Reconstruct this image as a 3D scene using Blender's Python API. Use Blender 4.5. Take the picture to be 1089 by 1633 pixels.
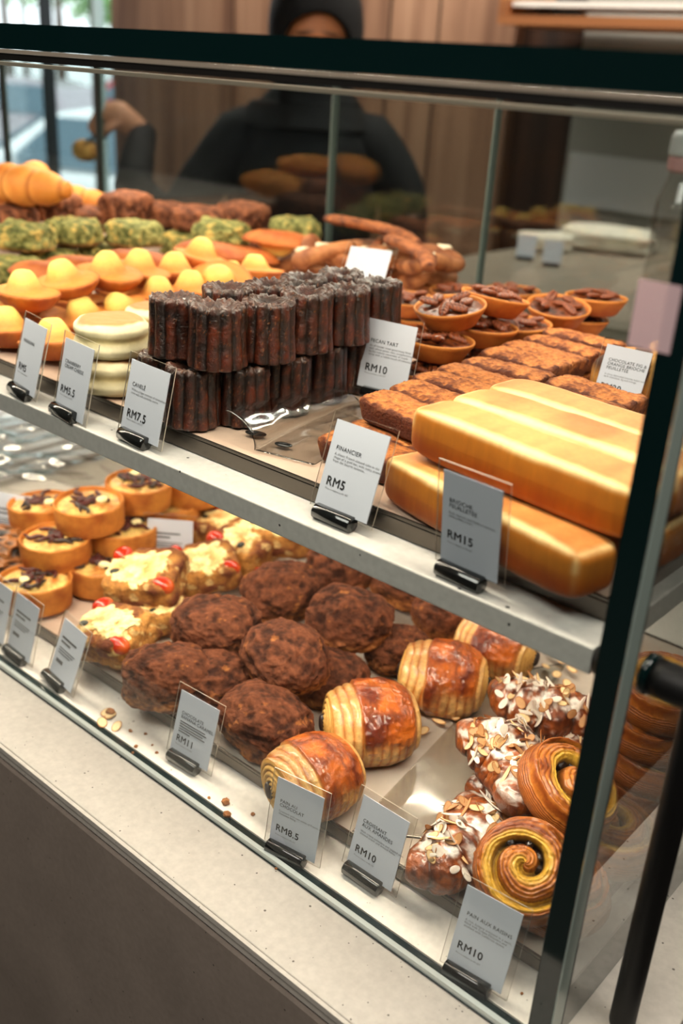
import bpy, math, random
import numpy as np
from mathutils import Vector, Matrix, Euler

for o in list(bpy.data.objects):
    bpy.data.objects.remove(o)
S = bpy.context.scene
COL = S.collection
rad = math.radians

# ------------------------------------------------------------------ camera
ROT = np.array([[0.7502445, -0.0594967, 0.658478], [0.3076086, 0.912996, -0.2679837], [-0.5852436, 0.4036068, 0.703272]])
FPX = 1607.917
CAM = np.array([0.2132085, -0.5074309, 0.6477314])
cam = bpy.data.cameras.new('camera')
cam_ob = bpy.data.objects.new('camera', cam)
COL.objects.link(cam_ob)
cam.sensor_fit = 'VERTICAL'
cam.sensor_height = 36.0
cam.lens = 36.0 * FPX / 1633.0
rt = Vector((ROT[0, 0], ROT[0, 2], -ROT[0, 1]))
up = -Vector((ROT[1, 0], ROT[1, 2], -ROT[1, 1]))
bk = -Vector((ROT[2, 0], ROT[2, 2], -ROT[2, 1]))
M3 = Matrix((rt, up, bk)).transposed()
cam_ob.matrix_world = Matrix.Translation(Vector(CAM)) @ M3.to_4x4()
cam.clip_start = 0.02
cam.clip_end = 200
cam.dof.use_dof = True
cam.dof.focus_distance = 0.88
cam.dof.aperture_fstop = 4.0
S.camera = cam_ob

# ------------------------------------------------------------------ world, lights, exposure
S.view_settings.view_transform = 'Standard'
S.view_settings.look = 'None'
S.view_settings.gamma = 1.0
S.view_settings.use_curve_mapping = False
S.view_settings.exposure = -0.08
S.cycles.use_denoising = True
S.cycles.max_bounces = 8
S.cycles.diffuse_bounces = 3
S.cycles.glossy_bounces = 4
S.cycles.transparent_max_bounces = 24
S.cycles.caustics_reflective = False
S.cycles.caustics_refractive = False
S.cycles.sample_clamp_indirect = 4.0

W = bpy.data.worlds.new('world')
S.world = W
W.use_nodes = True
W.node_tree.nodes['Background'].inputs[0].default_value = (0.88, 0.96, 1.0, 1)
W.node_tree.nodes['Background'].inputs[1].default_value = 3.0


def area(name, loc, rot, sx, sy, power, color):
    l = bpy.data.lights.new(name, 'AREA')
    l.shape = 'RECTANGLE'
    l.size = sx
    l.size_y = sy
    l.energy = power
    l.color = color
    o = bpy.data.objects.new(name, l)
    o.location = loc
    o.rotation_euler = rot
    COL.objects.link(o)
    return o


sun = bpy.data.lights.new('sun', 'SUN')
sun.energy = 6.0
sun.angle = rad(3)
sun_ob = bpy.data.objects.new('sun', sun)
sun_ob.rotation_euler = (rad(30), 0, rad(40))
COL.objects.link(sun_ob)

WARM = (1.0, 0.86, 0.69)
# front led strips under glass top and shelf; rear fill lights are added
area('upper_led_light', (-1.05, 0.045, 0.6295), (rad(22), 0, 0), 2.1, 0.014, 12.5, WARM)
area('upper_rear_fill_light', (-1.05, 0.55, 0.6295), (0, 0, 0), 2.1, 0.014, 7.5, WARM)  # unseen fill, added to brighten the goods at the back
area('lower_led_light', (-1.05, 0.075, 0.289), (rad(20), 0, 0), 2.0, 0.014, 7, WARM)
area('lower_rear_fill_light', (-1.05, 0.42, 0.289), (0, 0, 0), 2.0, 0.014, 4.5, WARM)  # unseen fill, added for the rear of the lower level
# ceiling lamps of the shop; the rear right one is added fill
area('ceiling_light_front', (-0.4, -1.1, 1.80), (rad(8), 0, 0), 1.4, 0.5, 31, (1.0, 0.93, 0.84))
area('ceiling_light_right', (0.9, 0.1, 1.80), (0, 0, 0), 0.6, 0.8, 22, (1.0, 0.93, 0.84))
area('ceiling_light_back', (-1.8, 1.7, 1.80), (rad(25), 0, 0), 2.4, 0.3, 52, (1.0, 0.9, 0.78))
area('rear_right_fill_light', (-.3, 1.9, 1.80), (rad(15), 0, 0), 1.2, 0.3, 22, (1.0, 0.94, 0.86))  # unseen lamp added to lift the grey wall behind


# ------------------------------------------------------------------ calibration: pixel of the photograph -> point on a real plane
def _ray(px, py):
    d = np.array([px - 544.5, py - 816.5, FPX])
    w = ROT.T @ d
    r = np.array([w[0], w[2], -w[1]])
    return r / np.linalg.norm(r)


def P(px, py, z):
    r = _ray(px, py)
    return Vector(CAM + r * ((z - CAM[2]) / r[2]))


def PY(px, py, y):
    r = _ray(px, py)
    return Vector(CAM + r * ((y - CAM[1]) / r[1]))


# ------------------------------------------------------------------ helpers
def tag(o, label=None, cat=None, group=None, kind=None):
    if label: o['label'] = label
    if cat: o['category'] = cat
    if group: o['group'] = group
    if kind: o['kind'] = kind
    return o


def empty(name, loc=(0, 0, 0), rot=(0, 0, 0)):
    o = bpy.data.objects.new(name, None)
    COL.objects.link(o)
    o.empty_display_size = 0.02
    o.location = loc
    o.rotation_euler = rot
    return o


def lin(c):
    c = np.asarray(c, float)
    return np.where(c <= 0.04045, c / 12.92, ((c + 0.055) / 1.055) ** 2.4)


def rgb(r, g, b):
    return lin(np.array([r, g, b]) / 255.0)


def mk(name, V, F, mat, parent=None, col=None, smooth=True, fmat=None, mats=None, loc=None):
    V = np.asarray(V, float)
    me = bpy.data.meshes.new(name)
    me.from_pydata(V.tolist(), [], F.tolist() if isinstance(F, np.ndarray) else F)
    for m in (mats or [mat]):
        me.materials.append(m)
    if fmat is not None:
        me.polygons.foreach_set('material_index', np.asarray(fmat, np.int32))
    if smooth:
        me.polygons.foreach_set('use_smooth', np.ones(len(me.polygons), bool))
    if col is not None:
        a = me.color_attributes.new('Col', 'FLOAT_COLOR', 'POINT')
        c = np.ones((len(V), 4))
        c[:, :3] = np.clip(col, 0, 1)
        a.data.foreach_set('color', c.ravel().astype(np.float32))
    me.update()
    o = bpy.data.objects.new(name, me)
    COL.objects.link(o)
    if parent: o.parent = parent
    if loc is not None: o.location = loc
    return o


def dup(o, parent=None):
    c = o.copy()
    COL.objects.link(c)
    if parent: c.parent = parent
    for ch in o.children:
        dup(ch, c)
    return c


# vectorised value noise
_T = np.random.RandomState(7).rand(32, 32, 32)


def vn(p):
    i = np.floor(p).astype(int)
    f = p - i
    f = f * f * (3 - 2 * f)
    r = 0
    for dx in (0, 1):
        wx = f[..., 0] if dx else 1 - f[..., 0]
        for dy in (0, 1):
            wy = f[..., 1] if dy else 1 - f[..., 1]
            for dz in (0, 1):
                wz = f[..., 2] if dz else 1 - f[..., 2]
                r = r + wx * wy * wz * _T[(i[..., 0] + dx) & 31, (i[..., 1] + dy) & 31, (i[..., 2] + dz) & 31]
    return r


def fbm(p, sc, seed=0, octv=4, gain=0.5):
    q = np.asarray(p) * sc + seed * 7.31
    a, s, t = 1.0, 0, 0
    for k in range(octv):
        s = s + a * vn(q)
        t += a
        q = q * 2.03 + 5.7
        a *= gain
    return s / t - 0.5      # about -.5 .. .5


def ridge(p, sc, seed=0, octv=3):
    q = np.asarray(p) * sc + seed * 3.17
    a, s, t = 1.0, 0, 0
    for k in range(octv):
        s = s + a * (1 - np.abs(2 * vn(q) - 1))
        t += a
        q = q * 2.1 + 3.3
        a *= .5
    return s / t


def ss(a, b, x):
    t = np.clip((x - a) / (b - a), 0, 1)
    return t * t * (3 - 2 * t)


def mix(a, b, t):
    t = np.asarray(t)[..., None]
    return np.asarray(a) * (1 - t) + np.asarray(b) * t


_cs = {}


def csphere(n):
    """cube subdivided n x n per side: points on the cube [-1,1]^3 and quads"""
    if n in _cs: return _cs[n]
    g = np.tan(np.linspace(-1, 1, n + 1) * math.pi / 4)
    pts, faces = [], []
    for ax in range(3):
        for sg in (-1, 1):
            A, B = np.meshgrid(g, g, indexing='ij')
            p = np.zeros((n + 1, n + 1, 3))
            p[..., ax] = sg
            p[..., (ax + 1) % 3] = A
            p[..., (ax + 2) % 3] = B
            base = sum(len(x) for x in pts)
            idx = base + np.arange((n + 1) ** 2).reshape(n + 1, n + 1)
            q = np.stack([idx[:-1, :-1], idx[1:, :-1], idx[1:, 1:], idx[:-1, 1:]], -1).reshape(-1, 4)
            if sg < 0: q = q[:, ::-1]
            pts.append(p.reshape(-1, 3))
            faces.append(q)
    Pn = np.concatenate(pts)
    Fq = np.concatenate(faces)
    key = np.round(Pn * 1e5).astype(int)
    _, first, inv = np.unique(key, axis=0, return_index=True, return_inverse=True)
    inv = inv.ravel()
    _cs[n] = (Pn[first], inv[Fq])
    return _cs[n]


def superb(h, p, n):
    c, F = csphere(n)
    nn = (np.abs(c) ** p).sum(1) ** (1.0 / p)
    u = c / nn[:, None]
    return u * np.asarray(h), u, F


def normals(V, F):
    a = np.cross(V[F[:, 2]] - V[F[:, 0]], V[F[:, 3]] - V[F[:, 1]])
    N = np.zeros_like(V)
    for k in range(4):
        np.add.at(N, F[:, k], a)
    l = np.linalg.norm(N, axis=1)
    return N / np.maximum(l, 1e-12)[:, None]


def grid(V, closed=True, cap=True):
    """V (m, n, 3): n closed around; caps = poles as averaged centre points"""
    m, n, _ = V.shape
    idx = np.arange(m * n).reshape(m, n)
    nx = np.roll(idx, -1, 1) if closed else idx[:, 1:]
    a = idx if closed else idx[:, :-1]
    q = np.stack([a[:-1], nx[:-1], nx[1:], a[1:]], -1).reshape(-1, 4).tolist()
    pts = V.reshape(-1, 3)
    if cap:
        pts = np.vstack([pts, V[0].mean(0), V[-1].mean(0)])
        c0, c1 = m * n, m * n + 1
        for j in range(n):
            k = (j + 1) % n
            q.append([c0, int(idx[0, k]), int(idx[0, j])])
            q.append([c1, int(idx[-1, j]), int(idx[-1, k])])
    return pts, q


def lathe(prof, n=64):
    th = np.linspace(0, 2 * math.pi, n, endpoint=False)
    pr = np.asarray(prof)
    V = np.stack([pr[:, 0:1] * np.cos(th), pr[:, 0:1] * np.sin(th), np.repeat(pr[:, 1:2], n, 1)], -1)
    return V


def resample(pts, n):
    pts = np.asarray(pts, float)
    d = np.r_[0, np.cumsum(np.linalg.norm(np.diff(pts, axis=0), axis=1))]
    t = np.linspace(0, d[-1], n)
    return np.stack([np.interp(t, d, pts[:, k]) for k in range(pts.shape[1])], 1)


def tube(path, r, n=16, closed=False):
    path = np.asarray(path, float)
    m = len(path)
    r = np.broadcast_to(np.asarray(r, float), (m,)) if np.ndim(r) < 2 else r
    if closed:
        T = np.roll(path, -1, 0) - np.roll(path, 1, 0)
    else:
        T = np.gradient(path, axis=0)
    T /= np.linalg.norm(T, axis=1)[:, None]
    up0 = np.array([0, 0, 1.0]) if abs(T[0][2]) < .9 else np.array([1.0, 0, 0])
    Ns = []
    nrm = np.cross(np.cross(T[0], up0), T[0])
    nrm /= np.linalg.norm(nrm)
    for k in range(m):
        nrm = nrm - T[k] * (nrm @ T[k])
        nrm /= np.linalg.norm(nrm)
        Ns.append(nrm)
    Ns = np.array(Ns)
    Bn = np.cross(T, Ns)
    th = np.linspace(0, 2 * math.pi, n, endpoint=False)
    V = path[:, None] + r[:, None, None] * (np.cos(th)[None, :, None] * Ns[:, None] + np.sin(th)[None, :, None] * Bn[:, None])
    return V


def boxm(x0, x1, y0, y1, z0, z1):
    V = np.array([[x, y, z] for x in (x0, x1) for y in (y0, y1) for z in (z0, z1)], float)
    F = [[0, 1, 3, 2], [4, 6, 7, 5], [0, 4, 5, 1], [2, 3, 7, 6], [0, 2, 6, 4], [1, 5, 7, 3]]
    return V, F       # faces: -x, +x, -y, +y, -z, +z


def box(name, x0, x1, y0, y1, z0, z1, mat, parent=None, bev=0.0, **k):
    V, F = boxm(x0, x1, y0, y1, z0, z1)
    if parent is None and not k.pop('world', False):
        c = np.array([(x0 + x1) / 2, (y0 + y1) / 2, z0])
        o = mk(name, V - c, F, mat, None, smooth=False, loc=c, **k)
    else:
        o = mk(name, V, F, mat, parent, smooth=False, **k)
    if bev:
        b = o.modifiers.new('bevel', 'BEVEL')
        b.width = bev
        b.segments = 2
    return o


# ------------------------------------------------------------------ materials
def newmat(name):
    m = bpy.data.materials.new(name)
    m.use_nodes = True
    nt = m.node_tree
    return m, nt, nt.nodes['Principled BSDF'], nt.nodes.new('ShaderNodeTexCoord')


def plain(name, col, rough=0.5, metal=0.0, coat=0.0, spec=0.5, bump=0.0, bscale=200, emit=None, trans=0, var=0.0):
    m, nt, b, tc = newmat(name)
    b.inputs['Base Color'].default_value = (*col, 1)
    b.inputs['Roughness'].default_value = rough
    b.inputs['Metallic'].default_value = metal
    b.inputs['Coat Weight'].default_value = coat
    b.inputs['Specular IOR Level'].default_value = spec
    b.inputs['Transmission Weight'].default_value = trans
    if emit:
        b.inputs['Emission Color'].default_value = (*emit[0], 1)
        b.inputs['Emission Strength'].default_value = emit[1]
    n = nt.nodes.new('ShaderNodeTexNoise')
    n.inputs['Scale'].default_value = bscale
    n.inputs['Detail'].default_value = 4
    nt.links.new(tc.outputs['Object'], n.inputs['Vector'])
    if var:
        r = nt.nodes.new('ShaderNodeMapRange')
        r.inputs[3].default_value = 1 - var
        r.inputs[4].default_value = 1 + var
        nt.links.new(n.outputs[0], r.inputs[0])
        mx = nt.nodes.new('ShaderNodeVectorMath')
        mx.operation = 'SCALE'
        mx.inputs[0].default_value = col
        nt.links.new(r.outputs[0], mx.inputs['Scale'])
        nt.links.new(mx.outputs[0], b.inputs['Base Color'])
    if bump:
        bp = nt.nodes.new('ShaderNodeBump')
        bp.inputs['Strength'].default_value = bump
        bp.inputs['Distance'].default_value = 0.001
        nt.links.new(n.outputs[0], bp.inputs['Height'])
        nt.links.new(bp.outputs[0], b.inputs['Normal'])
    return m


def pastry(name, rough=0.5, scale=450, bump=0.6, coat=0.0, var=0.25, sss=0.0, spec=0.4, dist=0.001, rvar=0.0, stretch=None):
    """baked surface: vertex colour times fine crumb noise, crumb bump"""
    m, nt, b, tc = newmat(name)
    at = nt.nodes.new('ShaderNodeAttribute')
    at.attribute_name = 'Col'
    n = nt.nodes.new('ShaderNodeTexNoise')
    n.inputs['Scale'].default_value = scale
    n.inputs['Detail'].default_value = 5
    n.inputs['Roughness'].default_value = 0.6
    src = tc.outputs['Object']
    if stretch:
        mp = nt.nodes.new('ShaderNodeMapping')
        mp.inputs['Scale'].default_value = stretch
        nt.links.new(src, mp.inputs[0])
        src = mp.outputs[0]
    nt.links.new(src, n.inputs['Vector'])
    r = nt.nodes.new('ShaderNodeMapRange')
    r.inputs[1].default_value = 0.3
    r.inputs[2].default_value = 0.7
    r.inputs[3].default_value = 1 - var
    r.inputs[4].default_value = 1 + var
    nt.links.new(n.outputs[0], r.inputs[0])
    gm = nt.nodes.new('ShaderNodeGamma')
    gm.inputs[1].default_value = 1.2
    nt.links.new(at.outputs['Color'], gm.inputs[0])
    mx = nt.nodes.new('ShaderNodeVectorMath')
    mx.operation = 'SCALE'
    nt.links.new(gm.outputs[0], mx.inputs[0])
    nt.links.new(r.outputs[0], mx.inputs['Scale'])
    nt.links.new(mx.outputs[0], b.inputs['Base Color'])
    b.inputs['Roughness'].default_value = rough
    b.inputs['Specular IOR Level'].default_value = spec
    b.inputs['Coat Weight'].default_value = coat
    b.inputs['Coat Roughness'].default_value = 0.12
    if sss:
        b.inputs['Subsurface Weight'].default_value = sss
        b.inputs['Subsurface Radius'].default_value = (0.006, 0.003, 0.0015)
        b.inputs['Subsurface Scale'].default_value = 1.0
    bp = nt.nodes.new('ShaderNodeBump')
    bp.inputs['Strength'].default_value = bump
    bp.inputs['Distance'].default_value = dist
    nt.links.new(n.outputs[0], bp.inputs['Height'])
    nt.links.new(bp.outputs[0], b.inputs['Normal'])
    return m


def stone(name, base, speck, speck_amt, sc=60, rough=0.45, cloud=0.12):
    m, nt, b, tc = newmat(name)
    n = nt.nodes.new('ShaderNodeTexNoise'); n.inputs['Scale'].default_value = 9; n.inputs['Detail'].default_value = 8
    n2 = nt.nodes.new('ShaderNodeTexNoise'); n2.inputs['Scale'].default_value = 160; n2.inputs['Detail'].default_value = 3
    v = nt.nodes.new('ShaderNodeTexVoronoi'); v.inputs['Scale'].default_value = sc
    v.inputs['Randomness'].default_value = 1.0
    n3 = nt.nodes.new('ShaderNodeTexNoise'); n3.inputs['Scale'].default_value = sc * .6; n3.inputs['Detail'].default_value = 2
    for x in (n, n2, v, n3): nt.links.new(tc.outputs['Object'], x.inputs['Vector'])
    mr = nt.nodes.new('ShaderNodeMapRange'); mr.inputs[1].default_value = .3; mr.inputs[2].default_value = .7
    mr.inputs[3].default_value = 1 - cloud; mr.inputs[4].default_value = 1 + cloud
    nt.links.new(n.outputs[0], mr.inputs[0])
    mr2 = nt.nodes.new('ShaderNodeMapRange'); mr2.inputs[1].default_value = .3; mr2.inputs[2].default_value = .7
    mr2.inputs[3].default_value = .93; mr2.inputs[4].default_value = 1.07
    nt.links.new(n2.outputs[0], mr2.inputs[0])
    mu = nt.nodes.new('ShaderNodeMath'); mu.operation = 'MULTIPLY'
    nt.links.new(mr.outputs[0], mu.inputs[0]); nt.links.new(mr2.outputs[0], mu.inputs[1])
    sc1 = nt.nodes.new('ShaderNodeVectorMath'); sc1.operation = 'SCALE'; sc1.inputs[0].default_value = base
    nt.links.new(mu.outputs[0], sc1.inputs['Scale'])
    # small dark specks: voronoi distance below a noise threshold
    th = nt.nodes.new('ShaderNodeMapRange'); th.inputs[1].default_value = .52; th.inputs[2].default_value = .72
    th.inputs[3].default_value = 0.0; th.inputs[4].default_value = speck_amt
    nt.links.new(n3.outputs[0], th.inputs[0])
    lt = nt.nodes.new('ShaderNodeMath'); lt.operation = 'LESS_THAN'
    nt.links.new(v.outputs['Distance'], lt.inputs[0]); nt.links.new(th.outputs[0], lt.inputs[1])
    mx = nt.nodes.new('ShaderNodeMix'); mx.data_type = 'RGBA'
    nt.links.new(lt.outputs[0], mx.inputs[0]); nt.links.new(sc1.outputs[0], mx.inputs[6])
    mx.inputs[7].default_value = (*speck, 1)
    nt.links.new(mx.outputs[2], b.inputs['Base Color'])
    b.inputs['Roughness'].default_value = rough
    return m


def glass(name, tint=(0.93, 0.97, 0.95), f0=0.05, rough=0.0, boost=1.0):
    """clear pane: straight transmission plus fresnel reflection on both faces"""
    m, nt, b, tc = newmat(name)
    nt.nodes.remove(b)
    out = nt.nodes['Material Output']
    g = nt.nodes.new('ShaderNodeNewGeometry')
    dt = nt.nodes.new('ShaderNodeVectorMath'); dt.operation = 'DOT_PRODUCT'
    nt.links.new(g.outputs['Incoming'], dt.inputs[0]); nt.links.new(g.outputs['Normal'], dt.inputs[1])
    ab = nt.nodes.new('ShaderNodeMath'); ab.operation = 'ABSOLUTE'; nt.links.new(dt.outputs['Value'], ab.inputs[0])
    om = nt.nodes.new('ShaderNodeMath'); om.operation = 'SUBTRACT'; om.inputs[0].default_value = 1; nt.links.new(ab.outputs[0], om.inputs[1])
    pw = nt.nodes.new('ShaderNodeMath'); pw.operation = 'POWER'; pw.inputs[1].default_value = 5; nt.links.new(om.outputs[0], pw.inputs[0])
    ma = nt.nodes.new('ShaderNodeMath'); ma.operation = 'MULTIPLY_ADD'; ma.use_clamp = True
    ma.inputs[1].default_value = (1 - f0) * boost; ma.inputs[2].default_value = f0
    nt.links.new(pw.outputs[0], ma.inputs[0])
    tr = nt.nodes.new('ShaderNodeBsdfTransparent'); tr.inputs[0].default_value = (*tint, 1)
    gl = nt.nodes.new('ShaderNodeBsdfGlossy'); gl.inputs['Roughness'].default_value = rough
    mx = nt.nodes.new('ShaderNodeMixShader')
    nt.links.new(ma.outputs[0], mx.inputs[0]); nt.links.new(tr.outputs[0], mx.inputs[1]); nt.links.new(gl.outputs[0], mx.inputs[2])
    nt.links.new(mx.outputs[0], out.inputs['Surface'])
    return m


def wood(name, c1, c2, c3, sc=1.0, axis='Z'):
    m, nt, b, tc = newmat(name)
    mp = nt.nodes.new('ShaderNodeMapping')
    mp.inputs['Scale'].default_value = (9 * sc, 9 * sc, 0.5 * sc) if axis == 'Z' else (0.5 * sc, 9 * sc, 9 * sc)
    n = nt.nodes.new('ShaderNodeTexNoise'); n.inputs['Scale'].default_value = 1.6; n.inputs['Detail'].default_value = 6
    nt.links.new(tc.outputs['Object'], mp.inputs[0]); nt.links.new(mp.outputs[0], n.inputs['Vector'])
    cr = nt.nodes.new('ShaderNodeValToRGB')
    cr.color_ramp.elements[0].position = .32; cr.color_ramp.elements[0].color = (*c1, 1)
    cr.color_ramp.elements[1].position = .68; cr.color_ramp.elements[1].color = (*c3, 1)
    e = cr.color_ramp.elements.new(.5); e.color = (*c2, 1)
    nt.links.new(n.outputs[0], cr.inputs[0]); nt.links.new(cr.outputs[0], b.inputs['Base Color'])
    b.inputs['Roughness'].default_value = .5
    return m


M = {}
M['counter'] = stone('counter_stone', rgb(193, 187, 177), rgb(95, 88, 80), 0.23, 170, 0.42, .07)
M['panel'] = stone('panel_stone', rgb(140, 128, 118), rgb(70, 62, 56), 0.19, 140, 0.5, .12)
M['shelf'] = stone('shelf_marble', rgb(212, 208, 202), rgb(35, 33, 32), 0.22, 75, 0.3, .05)
M['case_floor'] = stone('case_floor_stone', rgb(222, 216, 208), rgb(140, 130, 120), 0.21, 150, 0.35, .05)
M['glass'] = glass('clear_glass', (0.955, 0.975, 0.965), 0.03)
M['side_glass'] = glass('side_glass', (0.93, 0.955, 0.945), 0.085, boost=1.9)
M['back_glass'] = glass('back_glass', (0.76, 0.785, 0.775), 0.06)
M['glass_edge'] = plain('glass_edge_teal', (0.002, 0.012, 0.012), 0.08, spec=0.6)
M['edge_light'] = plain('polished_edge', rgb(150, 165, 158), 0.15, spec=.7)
M['edge_green'] = plain('thin_glass_edge', rgb(92, 106, 100), 0.3)
M['alu'] = plain('brushed_aluminium', rgb(215, 200, 180), 0.35, metal=0.6, bump=.05)
M['silver'] = plain('silver_profile', rgb(205, 214, 208), 0.25, metal=0.1, spec=.8)
M['steel'] = plain('brushed_steel', rgb(104, 97, 90), 0.24, metal=0.9, bump=.12, bscale=90)
M['black'] = plain('black_acrylic', (0.006, 0.007, 0.007), 0.12, coat=0.5)
M['blackmetal'] = plain('black_powder_coat', (0.005, 0.005, 0.005), 0.5, spec=.25)
M['gasket'] = plain('black_gasket', (0.01, 0.009, 0.008), 0.4)
M['paper'] = plain('card_paper', rgb(203, 208, 219), 0.7)
M['ink'] = plain('ink', (0.012, 0.012, 0.014), 0.6)
M['ink_light'] = plain('ink_light', (0.10, 0.10, 0.11), 0.6)
M['acrylic'] = glass('acrylic', (0.97, 0.97, 0.965), 0.05, boost=.8)
M['acrylic_edge'] = plain('acrylic_edge', rgb(190, 180, 165), 0.2, spec=.6)
M['film'] = glass('plastic_film', (0.90, 0.89, 0.87), 0.10, 0.10, boost=1.8)
M['parch'] = plain('parchment', rgb(205, 178, 158), 0.45, bump=.3, bscale=60, var=.15)
M['parch_low'] = plain('parchment_low', rgb(190, 178, 165), 0.4, bump=.3, bscale=60, var=.15)
M['led'] = plain('led_diffuser', (0.9, 0.85, 0.75), 0.5, emit=((1.0, 0.85, 0.65), 4))
M['wood'] = wood('wall_wood', rgb(112, 80, 62), rgb(152, 116, 92), rgb(172, 136, 110))
M['wood_dark'] = wood('dark_wood', rgb(38, 24, 17), rgb(58, 38, 27), rgb(76, 50, 36))
M['wood_shelf'] = wood('shelf_wood', rgb(140, 88, 52), rgb(168, 110, 66), rgb(190, 128, 80), axis='X')
M['greywall'] = plain('grey_wall', rgb(150, 148, 140), 0.6, var=.05, bscale=4)
M['white_tile'] = plain('white_splashback', rgb(205, 205, 205), 0.35)
M['worktop'] = plain('worktop_grey', rgb(142, 132, 118), 0.45, var=.06, bscale=20)
M['darkwall'] = plain('dark_wall', rgb(62, 56, 52), 0.6)
M['floor'] = plain('floor_concrete', rgb(92, 86, 80), 0.5, var=.1, bscale=3)
M['ceiling'] = plain('ceiling_paint', rgb(120, 112, 104), 0.7)

B = {}
B['canele'] = pastry('canele_crust', 0.30, 420, 0.9, coat=0.35, var=.45, spec=.5, dist=.0016)
B['cake'] = pastry('soft_cake', 0.62, 500, 0.35, var=.12, sss=.05)
B['crumb'] = pastry('rough_crumb', 0.75, 330, 1.0, var=.32, dist=.003)
B['muffin'] = pastry('muffin_dough', 0.6, 160, 0.35, var=.07)
B['tart'] = pastry('tart_crust', 0.6, 700, 0.4, var=.14)
B['pecan'] = pastry('pecan', 0.35, 300, 0.6, coat=.25, var=.3)
B['loaf'] = pastry('loaf_crust', 0.55, 260, 0.25, var=.09, coat=.0, sss=.03, stretch=(1.0, 1.0, .16))
B['glaze'] = pastry('glazed_flaky_crust', 0.3, 170, 0.9, coat=.55, var=.26, dist=.002)
B['flaky'] = pastry('flaky_layers', 0.5, 260, 0.5, var=.15, dist=.001)
B['cocoa'] = pastry('cocoa_dust', 0.85, 230, .8, var=.30, spec=.2, dist=.002)
B['quiche'] = pastry('quiche_crust', 0.7, 420, 0.5, var=.15)
B['filling'] = pastry('filling', 0.35, 250, 0.7, coat=.2, var=.25, dist=.002)
B['swirl'] = pastry('swirl_crust', 0.34, 300, 0.6, coat=.35, var=.2)
B['almond'] = pastry('almond_flake', 0.5, 300, 0.2, var=.08)
B['tomato'] = pastry('tomato_skin', 0.25, 120, 0.3, coat=.4, var=.12)
B['cloth'] = pastry('cloth', 0.8, 60, 0.2, var=.1)
B['skin'] = pastry('skin', 0.5, 60, 0.1, var=.05)

# ------------------------------------------------------------------ setting: counter and room
ZF = -0.86      # shop floor
struct = lambda o: tag(o, kind='structure')
struct(box('floor', -7, 3.2, -3.2, 2.6, ZF - .05, ZF, M['floor']))
struct(box('ceiling', -5.2, 3.2, -3.2, 2.6, 1.95, 2.0, M['ceiling']))
struct(box('wall_front', -5.2, 3.2, -3.25, -3.2, ZF, 1.95, M['darkwall']))
struct(box('wall_right', 3.2, 3.25, -3.2, 2.6, ZF, 1.95, M['darkwall']))

struct(box('wall_left', -5.25, -5.2, -3.2, 1.9, ZF, 1.95, M['darkwall']))
XW0 = PY(178, 50, 2.4).x
XW1 = PY(822, 60, 2.4).x
XW2 = PY(905, 200, 2.4).x
wv = struct(box('wall_back', XW0, XW1, 2.4, 2.5, ZF, 1.95, M['wood']))
for px in (372, 622, 700):      # joints between the timber boards
    x = PY(px, 40, 2.4).x
    box('panel_joint', x - wv.location.x - .004, x - wv.location.x + .004, -.0525, -.049, 0, 1.95 - ZF, M['wood_dark'], wv)
struct(box('wall_recess', XW1, XW2, 2.44, 2.5, ZF, 1.95, M['wood_dark']))
gw = struct(box('wall_service', XW2, 3.2, 2.42, 2.5, ZF, 1.95, M['greywall']))
struct(box('trim_1', XW2 + .02, 1.4, 2.405, 2.42, .30, .45, M['white_tile']))

# window with mullions on the left of the timber wall
wn = struct(empty('window_1', (XW0 - .8, 2.45, ZF)))
box('pane', -.8, .8, -.006, .006, .1, 2.8, glass('window_glass', (.95, .97, .97), .03), wn)
for px in (72, 154):
    x = PY(px, 20, 2.45).x - (XW0 - .8)
    box('mullion', x - .012, x + .012, -.03, .03, 0, 2.8, M['edge_light'] if px > 100 else M['blackmetal'], wn)
box('sill', -.8, .8, -.04, .04, 0, .1, M['blackmetal'], wn)

# counter
ct = empty('marble_counter', (-1.4, -.08, ZF))
tag(ct, 'long beige stone counter with a taupe front carrying the glass pastry case', 'counter')
ox, oy = 1.4, .08


def lb(name, x0, x1, y0, y1, z0, z1, mat, parent, org, bev=0, **k):
    return box(name, x0 - org[0], x1 - org[0], y0 - org[1], y1 - org[1], z0 - org[2], z1 - org[2], mat, parent, bev, **k)


og = (-1.4, -.08, ZF)
lb('countertop', -3.6, .078, -.078, .90, -.020, 0, M['counter'], ct, og, .0012)
lb('edge_profile', -3.6, .079, -.082, -.0785, -.006, -.0005, M['counter'], ct, og)
lb('shadow_gap', -3.6, .074, -.074, .85, -.026, -.0205, M['gasket'], ct, og)
lb('front_panel', -3.6, .077, -.0785, .85, ZF, -.0265, M['panel'], ct, og)

# ------------------------------------------------------------------ glass display case
CO = (-1.3, 0.0, 0.0)
case = empty('display_case', CO)
tag(case, 'long glass pastry display case with a thick dark teal corner edge and marble shelf', 'display case')
ZT = 0.640
fm = [1, 1, 0, 0, 1, 1]
lb('front_glass', -3.4, -.0005, 0, .010, .0005, ZT - .002, None, case, CO, mats=[M['glass'], M['glass_edge']], fmat=fm)
lb('side_glass', 0, .016, 0, .80, .0005, ZT - .002, None, case, CO, mats=[M['side_glass'], M['glass_edge']], fmat=[0, 0, 1, 1, 1, 1])
lb('refraction_strip', .0161, .0172, .0005, .017, .001, ZT - .004, M['edge_light'], case, CO)  # pale strip drawn for the light refracted at the glass corner
lb('strip_edge_line', .0161, .0174, .0172, .0186, .001, ZT - .004, M['gasket'], case, CO)  # thin dark line along the far side of the refraction strip
lb('top_glass', -3.4, .018, -.001, .81, .6445, .6635, None, case, CO, mats=[M['glass'], M['glass_edge']], fmat=[1, 1, 1, 1, 0, 0])
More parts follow.
